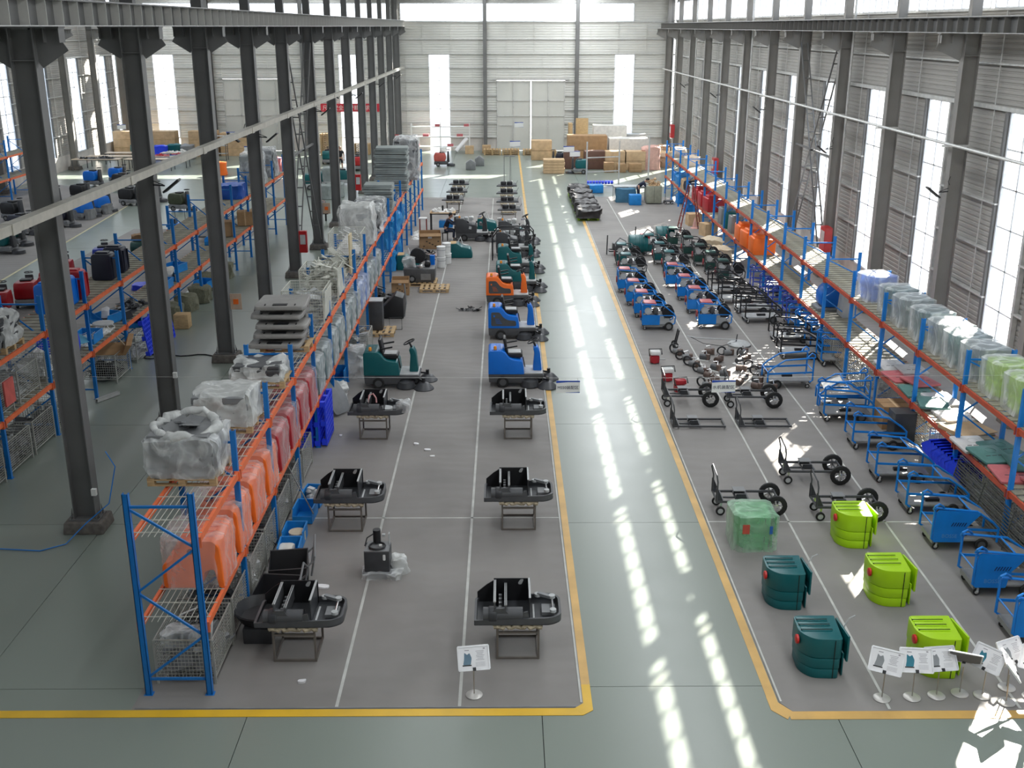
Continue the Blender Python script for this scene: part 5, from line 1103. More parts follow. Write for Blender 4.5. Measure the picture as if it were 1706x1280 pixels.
for x, y, m_, s_ in ((-12.0,27.9,cblue,'bright blue tank on the left bay rack top, half behind the first column'),(-11.95,28.7,cblue,'bright blue tank next to the red one on the left bay rack top'),(-11.95,29.5,redp,'red tank on the left bay rack top beside two blue ones'),(-12.3,28.9,redp,'red tank standing behind the blue ones on the left bay rack'),(-11.95,31.9,navy,'near-black tank on the left bay rack top, nearer one'),(-11.95,32.9,navy,'near-black tank on the left bay rack top, farther one')): PK((x,y,z2), 0, s_, 'tanks on the left bay rack', (m_,))
for i, (x, y) in enumerate(((-12.0,22.2),(-12.0,23.5),(-12.0,25.0),(-12.0,26.6))): PCage((x,y,z1), 0, 'wire cage on the left bay rack middle shelf, %s from the camera' % ORD[i], 'cages on the left bay rack', (.95,1.15,.8,0)); heap((x,y,z1+.13), .85, 1.0, .7, (dgrey,mgrey,lgrey,white)[i], 40, 180+i, 'metal sheets and rods in the left bay shelf cage, %s one' % ORD[i], 'tfb')
tag(MB().b2((-.02,-.25,-.3), (.02,.25,.3)).build('red_board', M('salmon_board', (.6,.12,.1), .6), loc=(-11.5,23.9,z1+.5)), 'small red board hooked on a shelf cage of the left bay rack', 'board')
tag(MB().cyl((-.45,0,0), (.45,0,0), .4, 20).build('blue_barrel', deepblue, loc=(-12.0,28.1,z1+.42), bevel=.04), 'royal blue barrel lying on the left bay rack middle shelf', 'barrel')
for i, (x, y) in enumerate(((-12.0,22.5),(-12.0,24.0),(-12.0,25.4),(-12.0,26.9),(-11.9,31.0),(-11.95,33.0))): PCage((x,y,0), 0, 'wire cage on the floor under the left bay rack, %s from the camera' % ORD[i], 'floor cages of the left bay rack', (1.0,1.2,.85,0)); heap((x,y,.13), .9, 1.05, .7 if i != 4 else .5, (dark,mgrey,dgrey,dark,black,lgrey)[i], 40, 190+i, 'dark scrap parts in the left bay floor cage, %s one' % ORD[i], 'tfb')
o = MB().prism([(-.5,0),(.5,0),(.7,.3),(.55,.32),(.42,.04),(-.4,.04),(-.6,.35),(-.72,.3)], -.4, .4, 'y').build('torn_carton', card, loc=(-11.75,31.0,.85), rot=(0.2,0,.2)); tag(o, 'torn open brown carton on top of a floor cage in the left bay', 'carton')
tag(MB().tube([(-.4,0,0),(-.2,.1,.35),(.1,.1,.4),(.4,0,.1)], .02, 6).build('cream_strap', cloth, loc=(-11.6,30.8,.95)), 'cream strap looped over the torn carton', 'strap')
heap((-12.0,30.3,z1), .9, 2.3, .22, white, 40, 201, 'white and pink oddments spread on the left bay rack middle shelf', 'bfr'); heap((-12.0,33.2,z1), .9, 2.4, .2, dark, 40, 202, 'dark flat parts spread on the left bay rack middle shelf', 'bf')
bb = [(-12.1,32.0,z1,'with a white tissue'),(-11.9,29.9,z1,'empty and tipped'),(-12.0,37.8,z1,'with white bags'),(-12.1,39.2,z1,'beside the white carton'),(-11.8,36.6,z1,'at the shelf edge'),(-11.9,33.6,.9,'above a floor cage'),(-11.7,41.5,.3,'down by the column'),(-12.0,44.5,z1,'far along the shelf')]
for i, (x, y, z, s_) in enumerate(bb): PBin((x,y,z), .3*(i % 3-1), 'bright blue bin on the left bay rack, '+s_, 'blue bins on the left bay rack', (binblue,.6,.75,.28))
tag(soft(MB(), .25, .25, .25, 4, .06, 205).build('tissue', paper, loc=(-12.1,32.0,z1+.15)), 'white tissue sticking out of a blue bin in the left bay', 'tissue'); tag(soft(MB(), .5, .5, .3, 5, .08, 206).build('white_bag', M('white_bag', (.7,.68,.62), .6), loc=(-12.0,37.8,z1+.12)), 'white bag in a far blue bin of the left bay rack', 'bag')
tag(MB().lathe([(.02,0),(.3,0),(.3,.04),(.02,.05)], (0,0,0), 20).build('round_plate', lgrey, loc=(-11.8,30.9,z1+.24)), 'pale round plate on the left bay rack middle shelf', 'plate'); tag(MB().lathe([(.02,.22),(.34,.0),(.3,.0),(.02,.18)], (0,0,0), 6).build('blue_cone_lid', M('pale_teal_blue', (.1,.35,.5), .5), loc=(-11.8,29.0,z1+.25)), 'pale blue pyramid lid on the left bay rack middle shelf', 'lid')
for i, (x, y) in enumerate(((-12.0,46.3),(-11.7,49.0))): PCar((x,y,z1+.02), .2, 'brown carton far along the left bay rack, %s one' % ('nearer','farther')[i], None, (card, False))
tag(soft(MB(), 1.0, 1.2, .6, 7, .1, 210).build('blue_tarp', M('deep_blue_tarp', (.005,.08,.42), .5), loc=(-12.0,48.2,z2)), 'blue tarpaulin bundle on the left bay rack top', 'tarpaulin')
for i, (y, h, m_) in enumerate(((52.5,1.5,gst),(55.5,1.4,navy))): wrapped((-12.0,y,z2+.02), 1.1, 1.2, h, 'tall stack in film far on the left bay rack, %s one' % ('nearer','farther')[i], 211+i, m_, clearf, layers=8)
for i, (x, y) in enumerate(((-11.9,37.6),(-11.75,39.0),(-11.6,40.4),(-11.8,42.5),(-11.7,44.5))): tag(soft(MB(), .75, .75, .6, 7, .1, 220+i).build('woven_sack', M('olive_sack', (.16,.16,.11), .9, 0, .2, 20), loc=(x,y,.01)), 'open olive sack on the floor under the left bay rack, %s from the camera' % ORD[i], 'sack', 'olive sacks')
tag(MB().box((0,0,.25), (.5,.45,.5)).build('wooden_box', wood, loc=(-11.2,36.6,.01), bevel=.01), 'small timber box on the floor beside the second column', 'box')
t = thing('alloy_tube', 'short bright square alloy tube lying on the floor of the left passage', 'tube', (-11.2,29.0,.01), -.5); m = MB()
for a, b in (((-.05,0),(.05,.01)),((-.05,.09),(.05,.1)),((-.05,0),(-.04,.1)),((.04,0),(.05,.1))): m.b2((a[0],-.4,a[1]), (b[0],.4,b[1]))
m.build('tube_wall', lsteel, t)
tag(MB().tube([(-11.3+.25*k,33.3+.12*math.sin(k*1.2)-.02*k,.02) for k in range(12)], .02, 6).build('black_cable', black), 'black cable snaking between the columns', 'cable'); tag(MB().ring((-11.2,33.0,.03), .22, .02, 'z', 16, 5).build('cable_loop', black), 'loop of black cable on the floor by the blue grid pallets', 'cable')
tag(MB().tube([(-8.3,21.0,1.6),(-8.1,20.9,1.3),(-8.2,20.6,.6),(-8.6,20.25,.3),(-8.9,19.9,.02),(-9.3,19.6,.02),(-10.2,19.7,.02),(-10.4,18.9,.02),(-11.8,18.6,.02),(-13,18.2,.02)], .012, 6).build('blue_cable', carblue), 'thin blue cable hanging from the first column onto the floor', 'cable')
for k, y, z in ((0,20.5,.9),(1,26.5,1.5)): tag(MB().box((0,0,0), (.1,.08,.14)).build('switch_box', white, loc=(-8.44,y,z)), 'white switch box on the %s middle column' % ORD[k], 'box')
# ---------------- left bay machines ----------------
def mk_walk(m_, basem=mgrey):
    t = thing('walk_behind_scrubber', '', 'scrubber'); MB().prism(rpoly([(-.5,.38),(.32,.38),(.4,.6),(.3,.98),(-.42,1.0),(-.52,.8)], .1, 4), -.36, .36, 'y').build('tank', m_, t, bevel=.05)
    MB().prism(rpoly([(-.5,.14),(.55,.14),(.55,.36),(-.5,.38)], .05), -.36, .36, 'y').build('base', basem, t, bevel=.02); MB().prism(rpoly([(.45,.3),(.65,.3),(.6,1.1),(.5,1.12)], .04), -.14, .14, 'y').build('steering_console', dark, t, bevel=.02)
    MB().ring((.55,0,1.2), .15, .018, 'z', 16, 5).bar((.4,0,1.2), (.7,0,1.2), .02).build('steering_wheel', black, t); MB().b2((-.1,-.2,.98), (.25,.2,1.06)).build('seat', black, t, bevel=.02)
    for s_ in (-1,1): wheel('wheel', t, (-.2,s_*.36,.15), .15, .08, mgrey)
    MB().lathe([(.1,.22),(.3,.16),(.32,.02),(.1,.02)], (.75,0,0), 16).build('brush_head', dark, t); return t
PW = Proto(mk_walk); dred = M('deep_red_plastic', (.3,.004,.01), .35)
for i, (x, y) in enumerate(((-18.1,38.0),(-17.8,39.6),(-17.6,41.4),(-17.9,43.4),(-16.3,40.2))): PW((x,y,.01), R(100), 'deep red scrubber in the left bay row, %s from the camera' % ORD[i], 'deep red scrubbers', (dred,))
PW((-17.2,46.0,.01), R(100), 'deep blue scrubber behind the red ones', None, (M('ultramarine', (.004,.02,.25), .35),)); PW((-16.0,47.6,.01), R(80), 'dark green machine under brown cloth in the left bay', None, (M('dark_green_plastic', (.01,.06,.05), .4),)); tag(soft(MB(), .8, .6, .25, 6, .1, 230).build('brown_cloth', M('brown_cloth', (.25,.15,.08), .9), loc=(-16.0,47.6,1.02)), 'brown cloth thrown over the dark green machine', 'cloth')
for i, (x, y) in enumerate(((-23.2,49.8),(-23.6,51.7),(-24.4,54.6),(-23.2,56.8))): PW((x,y,.01), R(-10), '%s machine along the yellow line of the left bay, %s one' % (('teal','teal','black','black')[i], ('nearest','second','third','fourth')[i]), 'machines along the left bay line', ((teal,teal,navy,navy)[i],))
for i, (x, y) in enumerate(((-22.9,59.2),(-22.6,61.0))): PW((x,y,.01), R(60), 'blue machine draped in grey beside the left bay line, %s' % ('nearer','farther')[i], 'draped blue machines', (cblue,)); tag(soft(MB(), 1.0, .9, .55, 7, .06, 235+i).build('grey_drape', mgrey, loc=(x,y,.02)), 'grey drape round the foot of a blue machine, %s' % ('nearer','farther')[i], 'drape')
for i, (x, y, m_) in enumerate(((-28.6,55.0,black),(-27.4,56.8,black),(-26.6,58.8,black),(-29.5,53.0,black),(-26.4,63.5,teal),(-25.4,65.5,black),(-27.0,72.0,cblue),(-25.9,73.6,cblue),(-24.6,70.5,black),(-22.0,64.0,black),(-21.2,65.5,black),(-18.5,62.0,M('olive_paint', (.05,.06,.03), .5)))): PW((x,y,.01), R(-15), '%s scrubber parked in the far left bay, %s' % ({black:'black',teal:'teal',cblue:'blue'}.get(m_, 'olive'), ('second of the black trio row','third of the black trio row','fourth of the black trio row','first of the black trio row','beside the first column top','behind the teal one','nearer of two blue ones','farther of two blue ones','right of the blue pair','nearer by the yellow line','farther by the yellow line','alone near the reflection')[i]), 'far left bay scrubbers', (m_,))
for i in range(8): tag(MB().prism(rpoly([(-.6,0),(.6,0),(.55,.12),(-.5,.12)], .04, 2), -.35, .35, 'y').build('stacked_tray', mgrey, loc=(-14.4+.02*i,52.6+.4*i,.45+.0*i), rot=(.7,0,0)), 'grey tray in the slanted row behind the left bay rack, %s from the camera' % ORD[i], 'tray', 'slanted grey trays')
t = thing('push_cart', 'low blue push cart with loop handle behind the left bay rack', 'cart', (-16.8,56.0,.01)); MB().b2((-.6,-.35,.15), (.6,.35,.3)).build('deck', carblue, t); [wheel('wheel', t, (x,y,.08), .08, .05) for x in (-.45,.45) for y in (-.3,.3)]; MB().tube([(-.1,-.3,.3),(-.1,-.3,1.1),(.4,-.3,1.15),(.4,-.3,.3)], .02, 6).build('handle', mgrey, t); MB().b2((-.5,-.2,.3), (-.15,.2,.55)).build('motor_box', dark, t)
tag(soft(MB(), .5, .7, .2, 5, .05, 240).build('blue_mat', deepblue, loc=(-14.6,42.5,.02)), 'dark blue bundle on the mat behind the left bay rack', 'bundle')
# long tables and goods at the far left
cream = M('cream_tabletop', (.62,.5,.38), .5)
for i, (x, y) in enumerate(((-29.6,80.2),(-25.8,80.2),(-29.2,82.0),(-25.2,82.0),(-28.6,84.2),(-24.4,84.2))): PTab((x,y,.01), 0, 'long pale work table in the far left corner, %s row %s' % (('front','front','middle','middle','back','back')[i], ('left','right')[i % 2]), 'long work tables', (3.4,1.0,.85,cream,dgrey)); 
for i, (x, y) in enumerate(((-29.6,80.2),(-25.2,82.0),(-24.4,84.2))): heap((x,y,.87), 3.0, .8, .15, (dark,redp,white)[i], 30, 245+i, 'small parts laid out on a far left table, %s row' % ('front','middle','back')[i], 'bt')
for i, (x, y, m_, s_) in enumerate(((-28.0,87.2,teal,'teal'),(-27.0,87.0,deepblue,'violet blue'),(-26.2,88.0,teal,'teal'),(-25.0,87.4,mgrey,'grey'),(-29.2,88.2,teal,'teal'))): tag(soft(MB(), 1.0, .8, 1.1, 6, .08, 250+i).build('covered_machine', m_, loc=(x,y,.02)), '%s covered machine behind the far left tables, %s from the left wall' % (s_, ORD[(1,2,3,4,0)[i]]), 'machine', 'covered far machines')
for i, (x, y, w, h) in enumerate(((-24.2,89.5,2.2,2.0),(-21.8,90.0,2.2,1.8),(-29.2,90.5,5,1.9))): t = thing('large_crate', 'large pale crate against the back wall of the left bay, %s' % ('centre one','right one','long one in the corner')[i], 'crate', (x,y,.01)); MB().b2((-w/2,-.6,0), (w/2,.6,h)).build('crate_body', cardl, t); [MB().b2((-w/2,-.61,z-.03), (w/2,.61,z+.03)).build('batten', wood, t) for z in (h*.33,h*.66)]
t = thing('open_shelving', 'dark steel shelf unit with orange goods beside the third column far back', 'shelf', (-22.6,86.5,.01))
for x in (-.9,.9):
    for y in (-.3,.3): MB().bar((x,y,0), (x,y,1.9), .05).build('post', dgrey, t)
for z in (.5,1.1,1.85): MB().b2((-.9,-.3,z), (.9,.3,z+.03)).build('shelf', lgrey, t)
tag(soft(MB(), .9, .7, .9, 5, .06, 260).build('orange_machine', tankor, loc=(-20.0,77.5,.02)), 'orange machine standing in a far sun patch of the left bay', 'machine'); tag(soft(MB(), 1.0, .8, 1.1, 6, .1, 261).build('red_bundle', M('pink_red_cover', (.5,.13,.14), .5), loc=(-16.4,78.6,.02)), 'pink and red bundle near the third column far back', 'bundle')
for i, (x, y) in enumerate(((-12.4,70.5),(-11.5,71.5),(-10.7,72.4))): PW((x,y,.01), R(20), 'teal machine in film behind the left bay rack, %s from the left' % ORD[i], 'teal machines in film', (teal, lgrey))
for i, (x, z_) in enumerate(((-11.2,0),(-10.6,0),(-11.0,.9))): tag(soft(MB(), .9, 1.0, .85, 6, .06, 265+i).build('grey_bale', gst, loc=(x+.3,66.5+.6*i,.02+z_)), 'grey wrapped bale beyond the middle columns, %s' % ('left one','right one','upper one')[i], 'bale', 'grey bales')
for i, (x, y, h) in enumerate(((-14.2,90.0,1.9),(-11.6,90.6,1.0))): 
    for q in range(int(h/.15)): PPal((x,y,.01+.146*q), 0, 'empty pallet in the stack %s the walking worker, %s from the floor' % (('left of','right of')[i], ORD[q]), 'empty pallets stacked at the back', (wood,1.3,1.0))
PW((-10.7,80.0,.01), R(90), 'red scrubber between the far middle columns', None, (red,)); PW((-13.4,84.0,.01), R(90), 'green scrubber in front of the far pallets', None, (teal,))
for i, (x, y, z) in enumerate(((-8.33,44.65,1.5),(-8.33,62.65,1.5),(-8.33,86.65,1.5))):
    t = thing('hydrant_cabinet', 'red fire cabinet fixed beside a middle column, %s from the camera' % ORD[i], 'cabinet', (x,y,z)); MB().box((0,0,0), (.32,.2,.9)).build('cabinet_body', red, t); MB().bar((-.2,0,.2), (-.16,0,.2), .1).build('bracket', steel, t); MB().box((0,-.105,.1), (.22,.01,.4)).build('cabinet_window', lgrey, t)
for i, (y, z) in enumerate(((43.5,1.7),(68,1.7),(86.3,2.2))):
    t = thing('hydrant_cabinet', 'red fire cabinet on the right wall, %s from the camera' % ORD[i], 'cabinet', (13.25,y+.5,z)); MB().box((0,0,0), (.3,.7,1.0)).build('cabinet_body', red, t); MB().box((-.155,0,.1), (.01,.5,.5)).build('cabinet_window', lgrey, t)
    t['label'] = t['label']; MB().bar((.15,0,-.3), (.3,0,-.3), .05).build('bracket', lsteel, t)
for i, (y) in enumerate((32.7,50.8)): tag(MB().box((0,0,0), (.35,.02,.5)).build('notice_plate', M('notice_pale', (.55,.4,.3), .6), loc=(-8.3,y+.0,1.9)), 'pale notice plate with orange mark on a middle column, %s one' % ('nearer','farther')[i], 'sign'); tag(MB().box((0,0,0), (.16,.01,.16)).build('orange_mark', tankor, loc=(-8.3,y-.016,1.9)), 'orange mark on the %s notice plate' % ('nearer','farther')[i], 'mark')
# ---------------- back of the right bay ----------------
shelf = thing('parts_shelving', 'low white shelving along the back wall by the left window', 'shelf', (-5.2,91.5,.01))
for x in (-2.4,0,2.4): MB().bar((x,-.3,0), (x,-.3,2.4), .07).bar((x,.3,0), (x,.3,2.4), .07).build('post', white, shelf)
for z in (.5,1.3,2.1): MB().b2((-2.4,-.3,z), (2.4,.3,z+.06)).build('shelf_board', white, shelf)
for i, x in enumerate((-7.2,-6.4,-5.4,-4.4,-3.6,-3.0)): tag(MB().b2((-.25,-.2,0), (.25,.2,.18)).build('red_tray', M('pink_red_cover', (.5,.13,.14), .5), loc=(x,91.5,.01+(.56,1.36,2.16)[i % 3])), 'red tray on the white shelving, %s from the left' % ORD[i], 'tray', 'red trays')
PSR = PW((-4.7,82.6,.01), R(0), 'red and white scrubber standing alone at the far end of the mat', None, (M('pale_red', (.5,.1,.08), .4), dgrey)); tag(soft(MB(), .5, .5, .4, 5, .1, 270).build('white_film', thickf, loc=(-4.5,82.6,1.02)), 'white film on top of the far red scrubber', 'film')
for i, (x, y) in enumerate(((-2.4,80.5),(-1.8,82.8))): tag(MB().prism([(-.35,0),(.35,0),(.35,.5),(.0,.75),(-.35,.5)], -.3, .3, 'y').build('grey_housing', mgrey, loc=(x,y,.01), bevel=.02), 'small grey housing on the far floor, %s one' % ('nearer','farther')[i], 'housing', 'small grey housings')
for i, (x, y) in enumerate(((-.9,90.4),(.6,90.4),(2.3,90.2),(3.6,89.6))):
    for q in range(3): PPal((x,y,.01+.146*q), 0, 'flat timber pallet by the back doors, stack %s, %s layer' % (ORD[i], ORD[q]), 'flat pallets by the back doors', (wood,1.4,1.2))
tag(MB().cyl((0,0,.2), (.9,.4,1.2), .18, 12).build('foam_roll', paper, loc=(-3.9,91.0,.01)), 'white roll leaning at the back wall', 'roll'); PCar((-2.8,91.0,.01), 0, 'brown carton against the back wall beside the white roll', None, (cardl, False)); PCar((-1.4,91.6,.01), 0, 'brown carton against the back wall near the post', None, (cardl, False))
for q in range(5): tag(MB().b2((-.75,-.5,0), (.75,.5,.19)).build('flat_crate', cardl, loc=(3.6+.03*(q % 2),78.5,.01+.2*q), bevel=.01), 'flat pale crate in the stack at the aisle end, %s from the floor' % ORD[q], 'crate', 'stack of flat crates')
PW((5.5,78.2,.01), math.pi, 'grey and teal scrubber in front of the big cartons', None, (teal, mgrey)); PW((4.3,82.5,.01), math.pi, 'dark scrubber with white film behind the flat crates', None, (navy, mgrey))
bc = [(6.4,84.5,3.0,1.4,2.1,card),(5.0,81.2,1.1,1.0,1.3,M('brown_box', (.14,.07,.05), .7)),(6.7,81.0,1.5,1.0,1.3,M('brown_box', (.14,.07,.05), .7)),(8.2,80.4,1.5,1.1,1.35,cardl),(9.6,80.4,1.5,1.1,1.35,cardl),(3.0,86.8,1.6,1.2,1.5,cardl),(9.55,84.4,3.0,1.6,1.9,M('white_wrapped_box', (.62,.6,.56), .6)),(8.4,87.5,2.6,1.4,2.6,M('white_wrapped_box', (.62,.6,.56), .6)),(5.4,89.2,.3,1.2,2.6,wood),(6.4,90.2,1.0,.3,2.9,wood),(7.6,79.0,.7,.6,.7,card),(8.5,78.9,.6,.6,.6,card),(9.5,79.0,.9,.6,.6,card)]
for i, (x, y, w, d, h, m_) in enumerate(bc):
    t = thing('big_carton', '%s in the goods pile before the back wall, %s' % ({card:'brown carton',cardl:'pale carton',wood:'timber board'}.get(m_, 'large block'), ('widest, at the rear left','dark one, left','dark one, second','front, second from right','front right','far left by the door','white wrapped, middle','white wrapped, highest','upright plank','tall upright planks','small front, left','small front, middle','small front, right')[i]), 'box', (x,y,.01), 0, 'goods pile')
    MB().b2((-w/2,-d/2,0), (w/2,d/2,h)).build('box_body', m_, t, bevel=.01); 
    if h < 2.5 and w > .8: MB().b2((-w/2-.003,-d/2-.003,h*.48), (w/2+.003,d/2+.003,h*.5)).build('band', M('dark_seam', (.12,.07,.03), .9), t)
tag(soft(MB(), 1.3, 1.2, 1.7, 7, .12, 280).build('striped_bundle', M('faded_pink_bundle', (.62,.36,.3), .7), loc=(10.8,80.5,.01)), 'faded pink bundle right of the pale cartons', 'bundle')
for q in range(6): tag(MB().b2((-.8,-.5,0), (.8,.5,.24)).build('grey_slab', mgrey if q < 4 else lgrey, loc=(10.6,88.5,.3+.26*q), bevel=.01), 'grey slab in the neat stack under the back window, %s from the bottom' % ORD[q], 'slab', 'neat grey slabs')
PPal((10.6,88.5,.01), 0, 'pallet under the neat grey slabs', None, (wood,1.6,1.0)); o = MB().b2((-.8,-.5,.146), (.8,.5,.28)).build('spacer_board', wood, loc=(10.6,88.5,.01)); tag(o, 'board between the pallet and the neat grey slabs', 'board')
for i, (x, y) in enumerate(((12.0,86.5),(12.6,84.2),(12.2,82.0),(11.2,83.8),(12.8,88.5))): tag(soft(MB(), 1.1, 1.0, .9, 6, .16, 285+i).build('scrap_pile', cardl if i % 2 else M('tan_scrap', (.45,.3,.2), .8), loc=(x,y,.01)), 'pile of brown packing scrap in the far right corner, %s from the front' % ORD[i], 'pile', 'packing scrap piles')
t = thing('roller_row', 'row of dark blue rollers between the white posts', 'roller', (5.6,72.4,.02))
for i in range(9): MB().lathe([(.03,-.08),(.12,-.08),(.12,.08),(.03,.08)], (.2*i,0,.14), 12, 'x').build('roller', deepblue, t)
for i, (x, y, h) in enumerate(((5.35,70.3,3.0),(7.5,71.0,3.0),(9.5,71.6,3.2))): tag(MB().bar((0,0,0), (0,0,h), .09).build('white_post', lsteel, loc=(x,y,.01)), 'upright pale post of the far work bay, %s from the left' % ORD[i], 'post', 'pale posts')
tag(MB().bar((5.35,70.3,2.0), (7.5,71.0,2.0), .06).build('cross_rail', lsteel), 'pale rail joining the first two posts, upper one', 'rail'); tag(MB().bar((5.35,70.3,1.1), (7.5,71.0,1.1), .06).build('cross_rail', lsteel), 'pale rail joining the first two posts, lower one', 'rail')
for k in range(5):
    PPalG((4.6+.0*k,58.9+2.1*k,.01), 0, 'green plastic pallet under the black bags, %s from the camera' % ORD[k], 'green plastic pallets')
    for q in range(2): tag(soft(MB(), 1.25, .95, .5, 7, .13, 300+2*k+q).build('black_bag', M('black_sheeting', (.02,.017,.018), .45), loc=(4.62+.05*q,58.6+2.1*k+.85*q,.16)), 'black bagged goods on the green pallets, %s from the camera' % ORD[2*k+q], 'bag', 'black bags on pallets')
tag(MB().b2((-.5,-.4,0), (.5,.4,.5)).build('blue_chest', binblue, loc=(5.8,68.9,.01), bevel=.03), 'bright blue chest at the far end of the black bags', 'chest')
PTab((7.6,65.4,.01), 0, 'work table draped with blue cloth in the far work bay', None, (2.0,.9,.9,lgrey,lsteel)); tag(soft(MB(), 1.2, .75, .85, 6, .05, 320).build('blue_drape', M('dusty_blue_cloth', (.05,.16,.26), .7), loc=(7.3,65.0,.01)), 'dusty blue cloth hanging round the far work table', 'drape')
tag(MB().b2((-.35,-.3,0), (.35,.3,.6)).build('blue_crate', binblue, loc=(7.75,63.9,.01), bevel=.02), 'blue crate in front of the bent worker', 'crate'); t = thing('tool_cabinet', 'olive metal cabinet heaped with parts beside the bent worker', 'cabinet', (8.9,64.4,.01)); MB().b2((-.45,-.35,.05), (.45,.35,1.05)).build('cabinet_body', M('olive_grey_metal', (.3,.31,.24), .5), t, bevel=.01); MB().bar((0,-.355,.1), (0,-.355,1.0), .015).build('door_gap', dark, t)
heap((8.9,64.4,1.07), .8, .6, .4, cardl, 26, 321, 'tan parts heaped on the olive cabinet', 'tb'); t = thing('wire_trolley', 'thin wire trolley right of the olive cabinet', 'trolley', (9.75,64.2,.01)); MB().tube([(-.2,-.2,.2),(-.2,-.2,1.1),(.25,-.2,1.1),(.25,-.2,.2)], .02, 5, True).build('frame', dgrey, t); MB().b2((-.25,-.25,.15), (.3,.2,.2)).build('deck', dgrey, t); [wheel('wheel', t, (x,y,.08), .08, .04) for x in (-.18,.2) for y in (-.18,.14)]
for i, (x, y, z, m_) in enumerate(((10.7,66.0,1.15,binblue),(10.6,64.5,1.15,M('blue_sheet', (.02,.2,.5), .5)),(10.7,63.0,1.15,cardl),(10.7,61.6,1.15,navy),(10.7,60,1.15,lgrey),(10.7,62.3,2.5,cream),(10.7,66.8,2.5,cream),(10.7,64.6,.02,binblue),(10.6,61.0,.02,binblue))): tag(soft(MB(), .8, 1.1, .5, 6, .08, 330+i).build('stored_bundle', m_, loc=(x,y,z)), 'bundle stored at the far end of the right rack, %s' % ('blue, middle shelf','light blue sheet, middle shelf','pale brown, middle shelf','navy, middle shelf','grey, middle shelf','cream, top shelf nearer','cream, top shelf farther','blue at the floor, farther','blue at the floor, nearer')[i], 'bundle', 'stored bundles')
# ---------------- sign stands ----------------
def mk_sign(kind):
    t = thing('sign_stand', '', 'sign')
    MB().lathe([(.05,0),(.13,0),(.135,.012),(.12,.025),(.02,.032)], (0,0,0), 28).build('base_disc', M('brushed_disc', (.55,.53,.5), .35, .3), t)
    MB().cyl((0,0,.02), (0,.02,.5), .009, 10).build('pole', M('brushed_pole', (.4,.37,.33), .3, .6), t)
    M3 = Euler((R(-35),0,0)).to_matrix()
    f = MB().box((0,0,0), (.46,.012,.34)).build('display_board', paper if kind != 'back' else M('board_back', (.12,.12,.13), .5), t, loc=(0,.02,.66), rot=(R(-38),0,0))
    m = MB()
    for a, b in (((-.24,-.18),(.24,-.18)),((-.24,.18),(.24,.18)),((-.24,-.18),(-.24,.18)),((.24,-.18),(.24,.18))): m.bar((a[0],-.004,a[1]), (b[0],-.004,b[1]), .022, .026)
    m.build('snap_frame', M('silver_frame', (.75,.75,.76), .3, .3), f)
    MB().box((0,.0,-.17), (.05,.04,.05)).build('swivel', black, f)
    if kind != 'back':
        y = -.0075; pm = MB(); c_ = {'a': M('print_steel_blue', (.12,.2,.27), .6), 'b': M('print_teal', (.02,.18,.25), .6), 'c': M('print_grey', (.25,.26,.27), .6)}[kind]
        pm.prism(rpoly([(-.17,-.1),(-.05,-.1),(-.03,.0),(-.06,.08),(-.1,.05),(-.14,.09),(-.15,-.02)], .015, 2), y-.001, y, 'y'); pm.build('product_picture', c_, f, smooth=False)
        MB().box((-.11,y,-.11), (.14,.001,.02)).build('picture_shadow', M('print_dark', (.05,.05,.05), .7), f, smooth=False)
        m = MB(); m.box((-.1,y,.12), (.07,.001,.012))
        for k in range(7): m.box((.1+.005*(k % 2),y,.1-.022*k), (.13-.02*(k % 3),.001,.006))
        for k in range(4): m.box((.1,y,-.075-.018*k), (.15,.001,.003))
        m.box((.17,y,.135), (.03,.001,.02)); m.build('printed_text', M('print_ink', (.32,.3,.32), .7), f, smooth=False)
    return t
PSg = Proto(mk_sign)
PSg((-.48,14.62,.01), R(8), 'single tilted sign stand on the mat left of the aisle', None, ('a',))
for i, (x, y, a, k, s_) in enumerate(((5.9,14.48,-28,'c','leftmost sign stand of the row, turned to the left'),(6.38,14.5,-6,'b','second sign stand, showing a teal machine picture'),(6.78,14.54,6,'c','third sign stand, overlapping the second one'),(7.17,14.6,158,'back','sign stand showing its dark back'),(7.5,14.54,-52,'b','fifth sign stand, turned sharply left'),(7.8,14.36,75,'c','sign stand seen edge-on near the right frame edge'),(7.98,14.75,25,'c','sign stand standing in the sun patch'),(8.25,14.5,-35,'a','rightmost sign stand at the frame edge'))): PSg((x,y,.01), R(a), s_, 'row of sign stands', (k,))
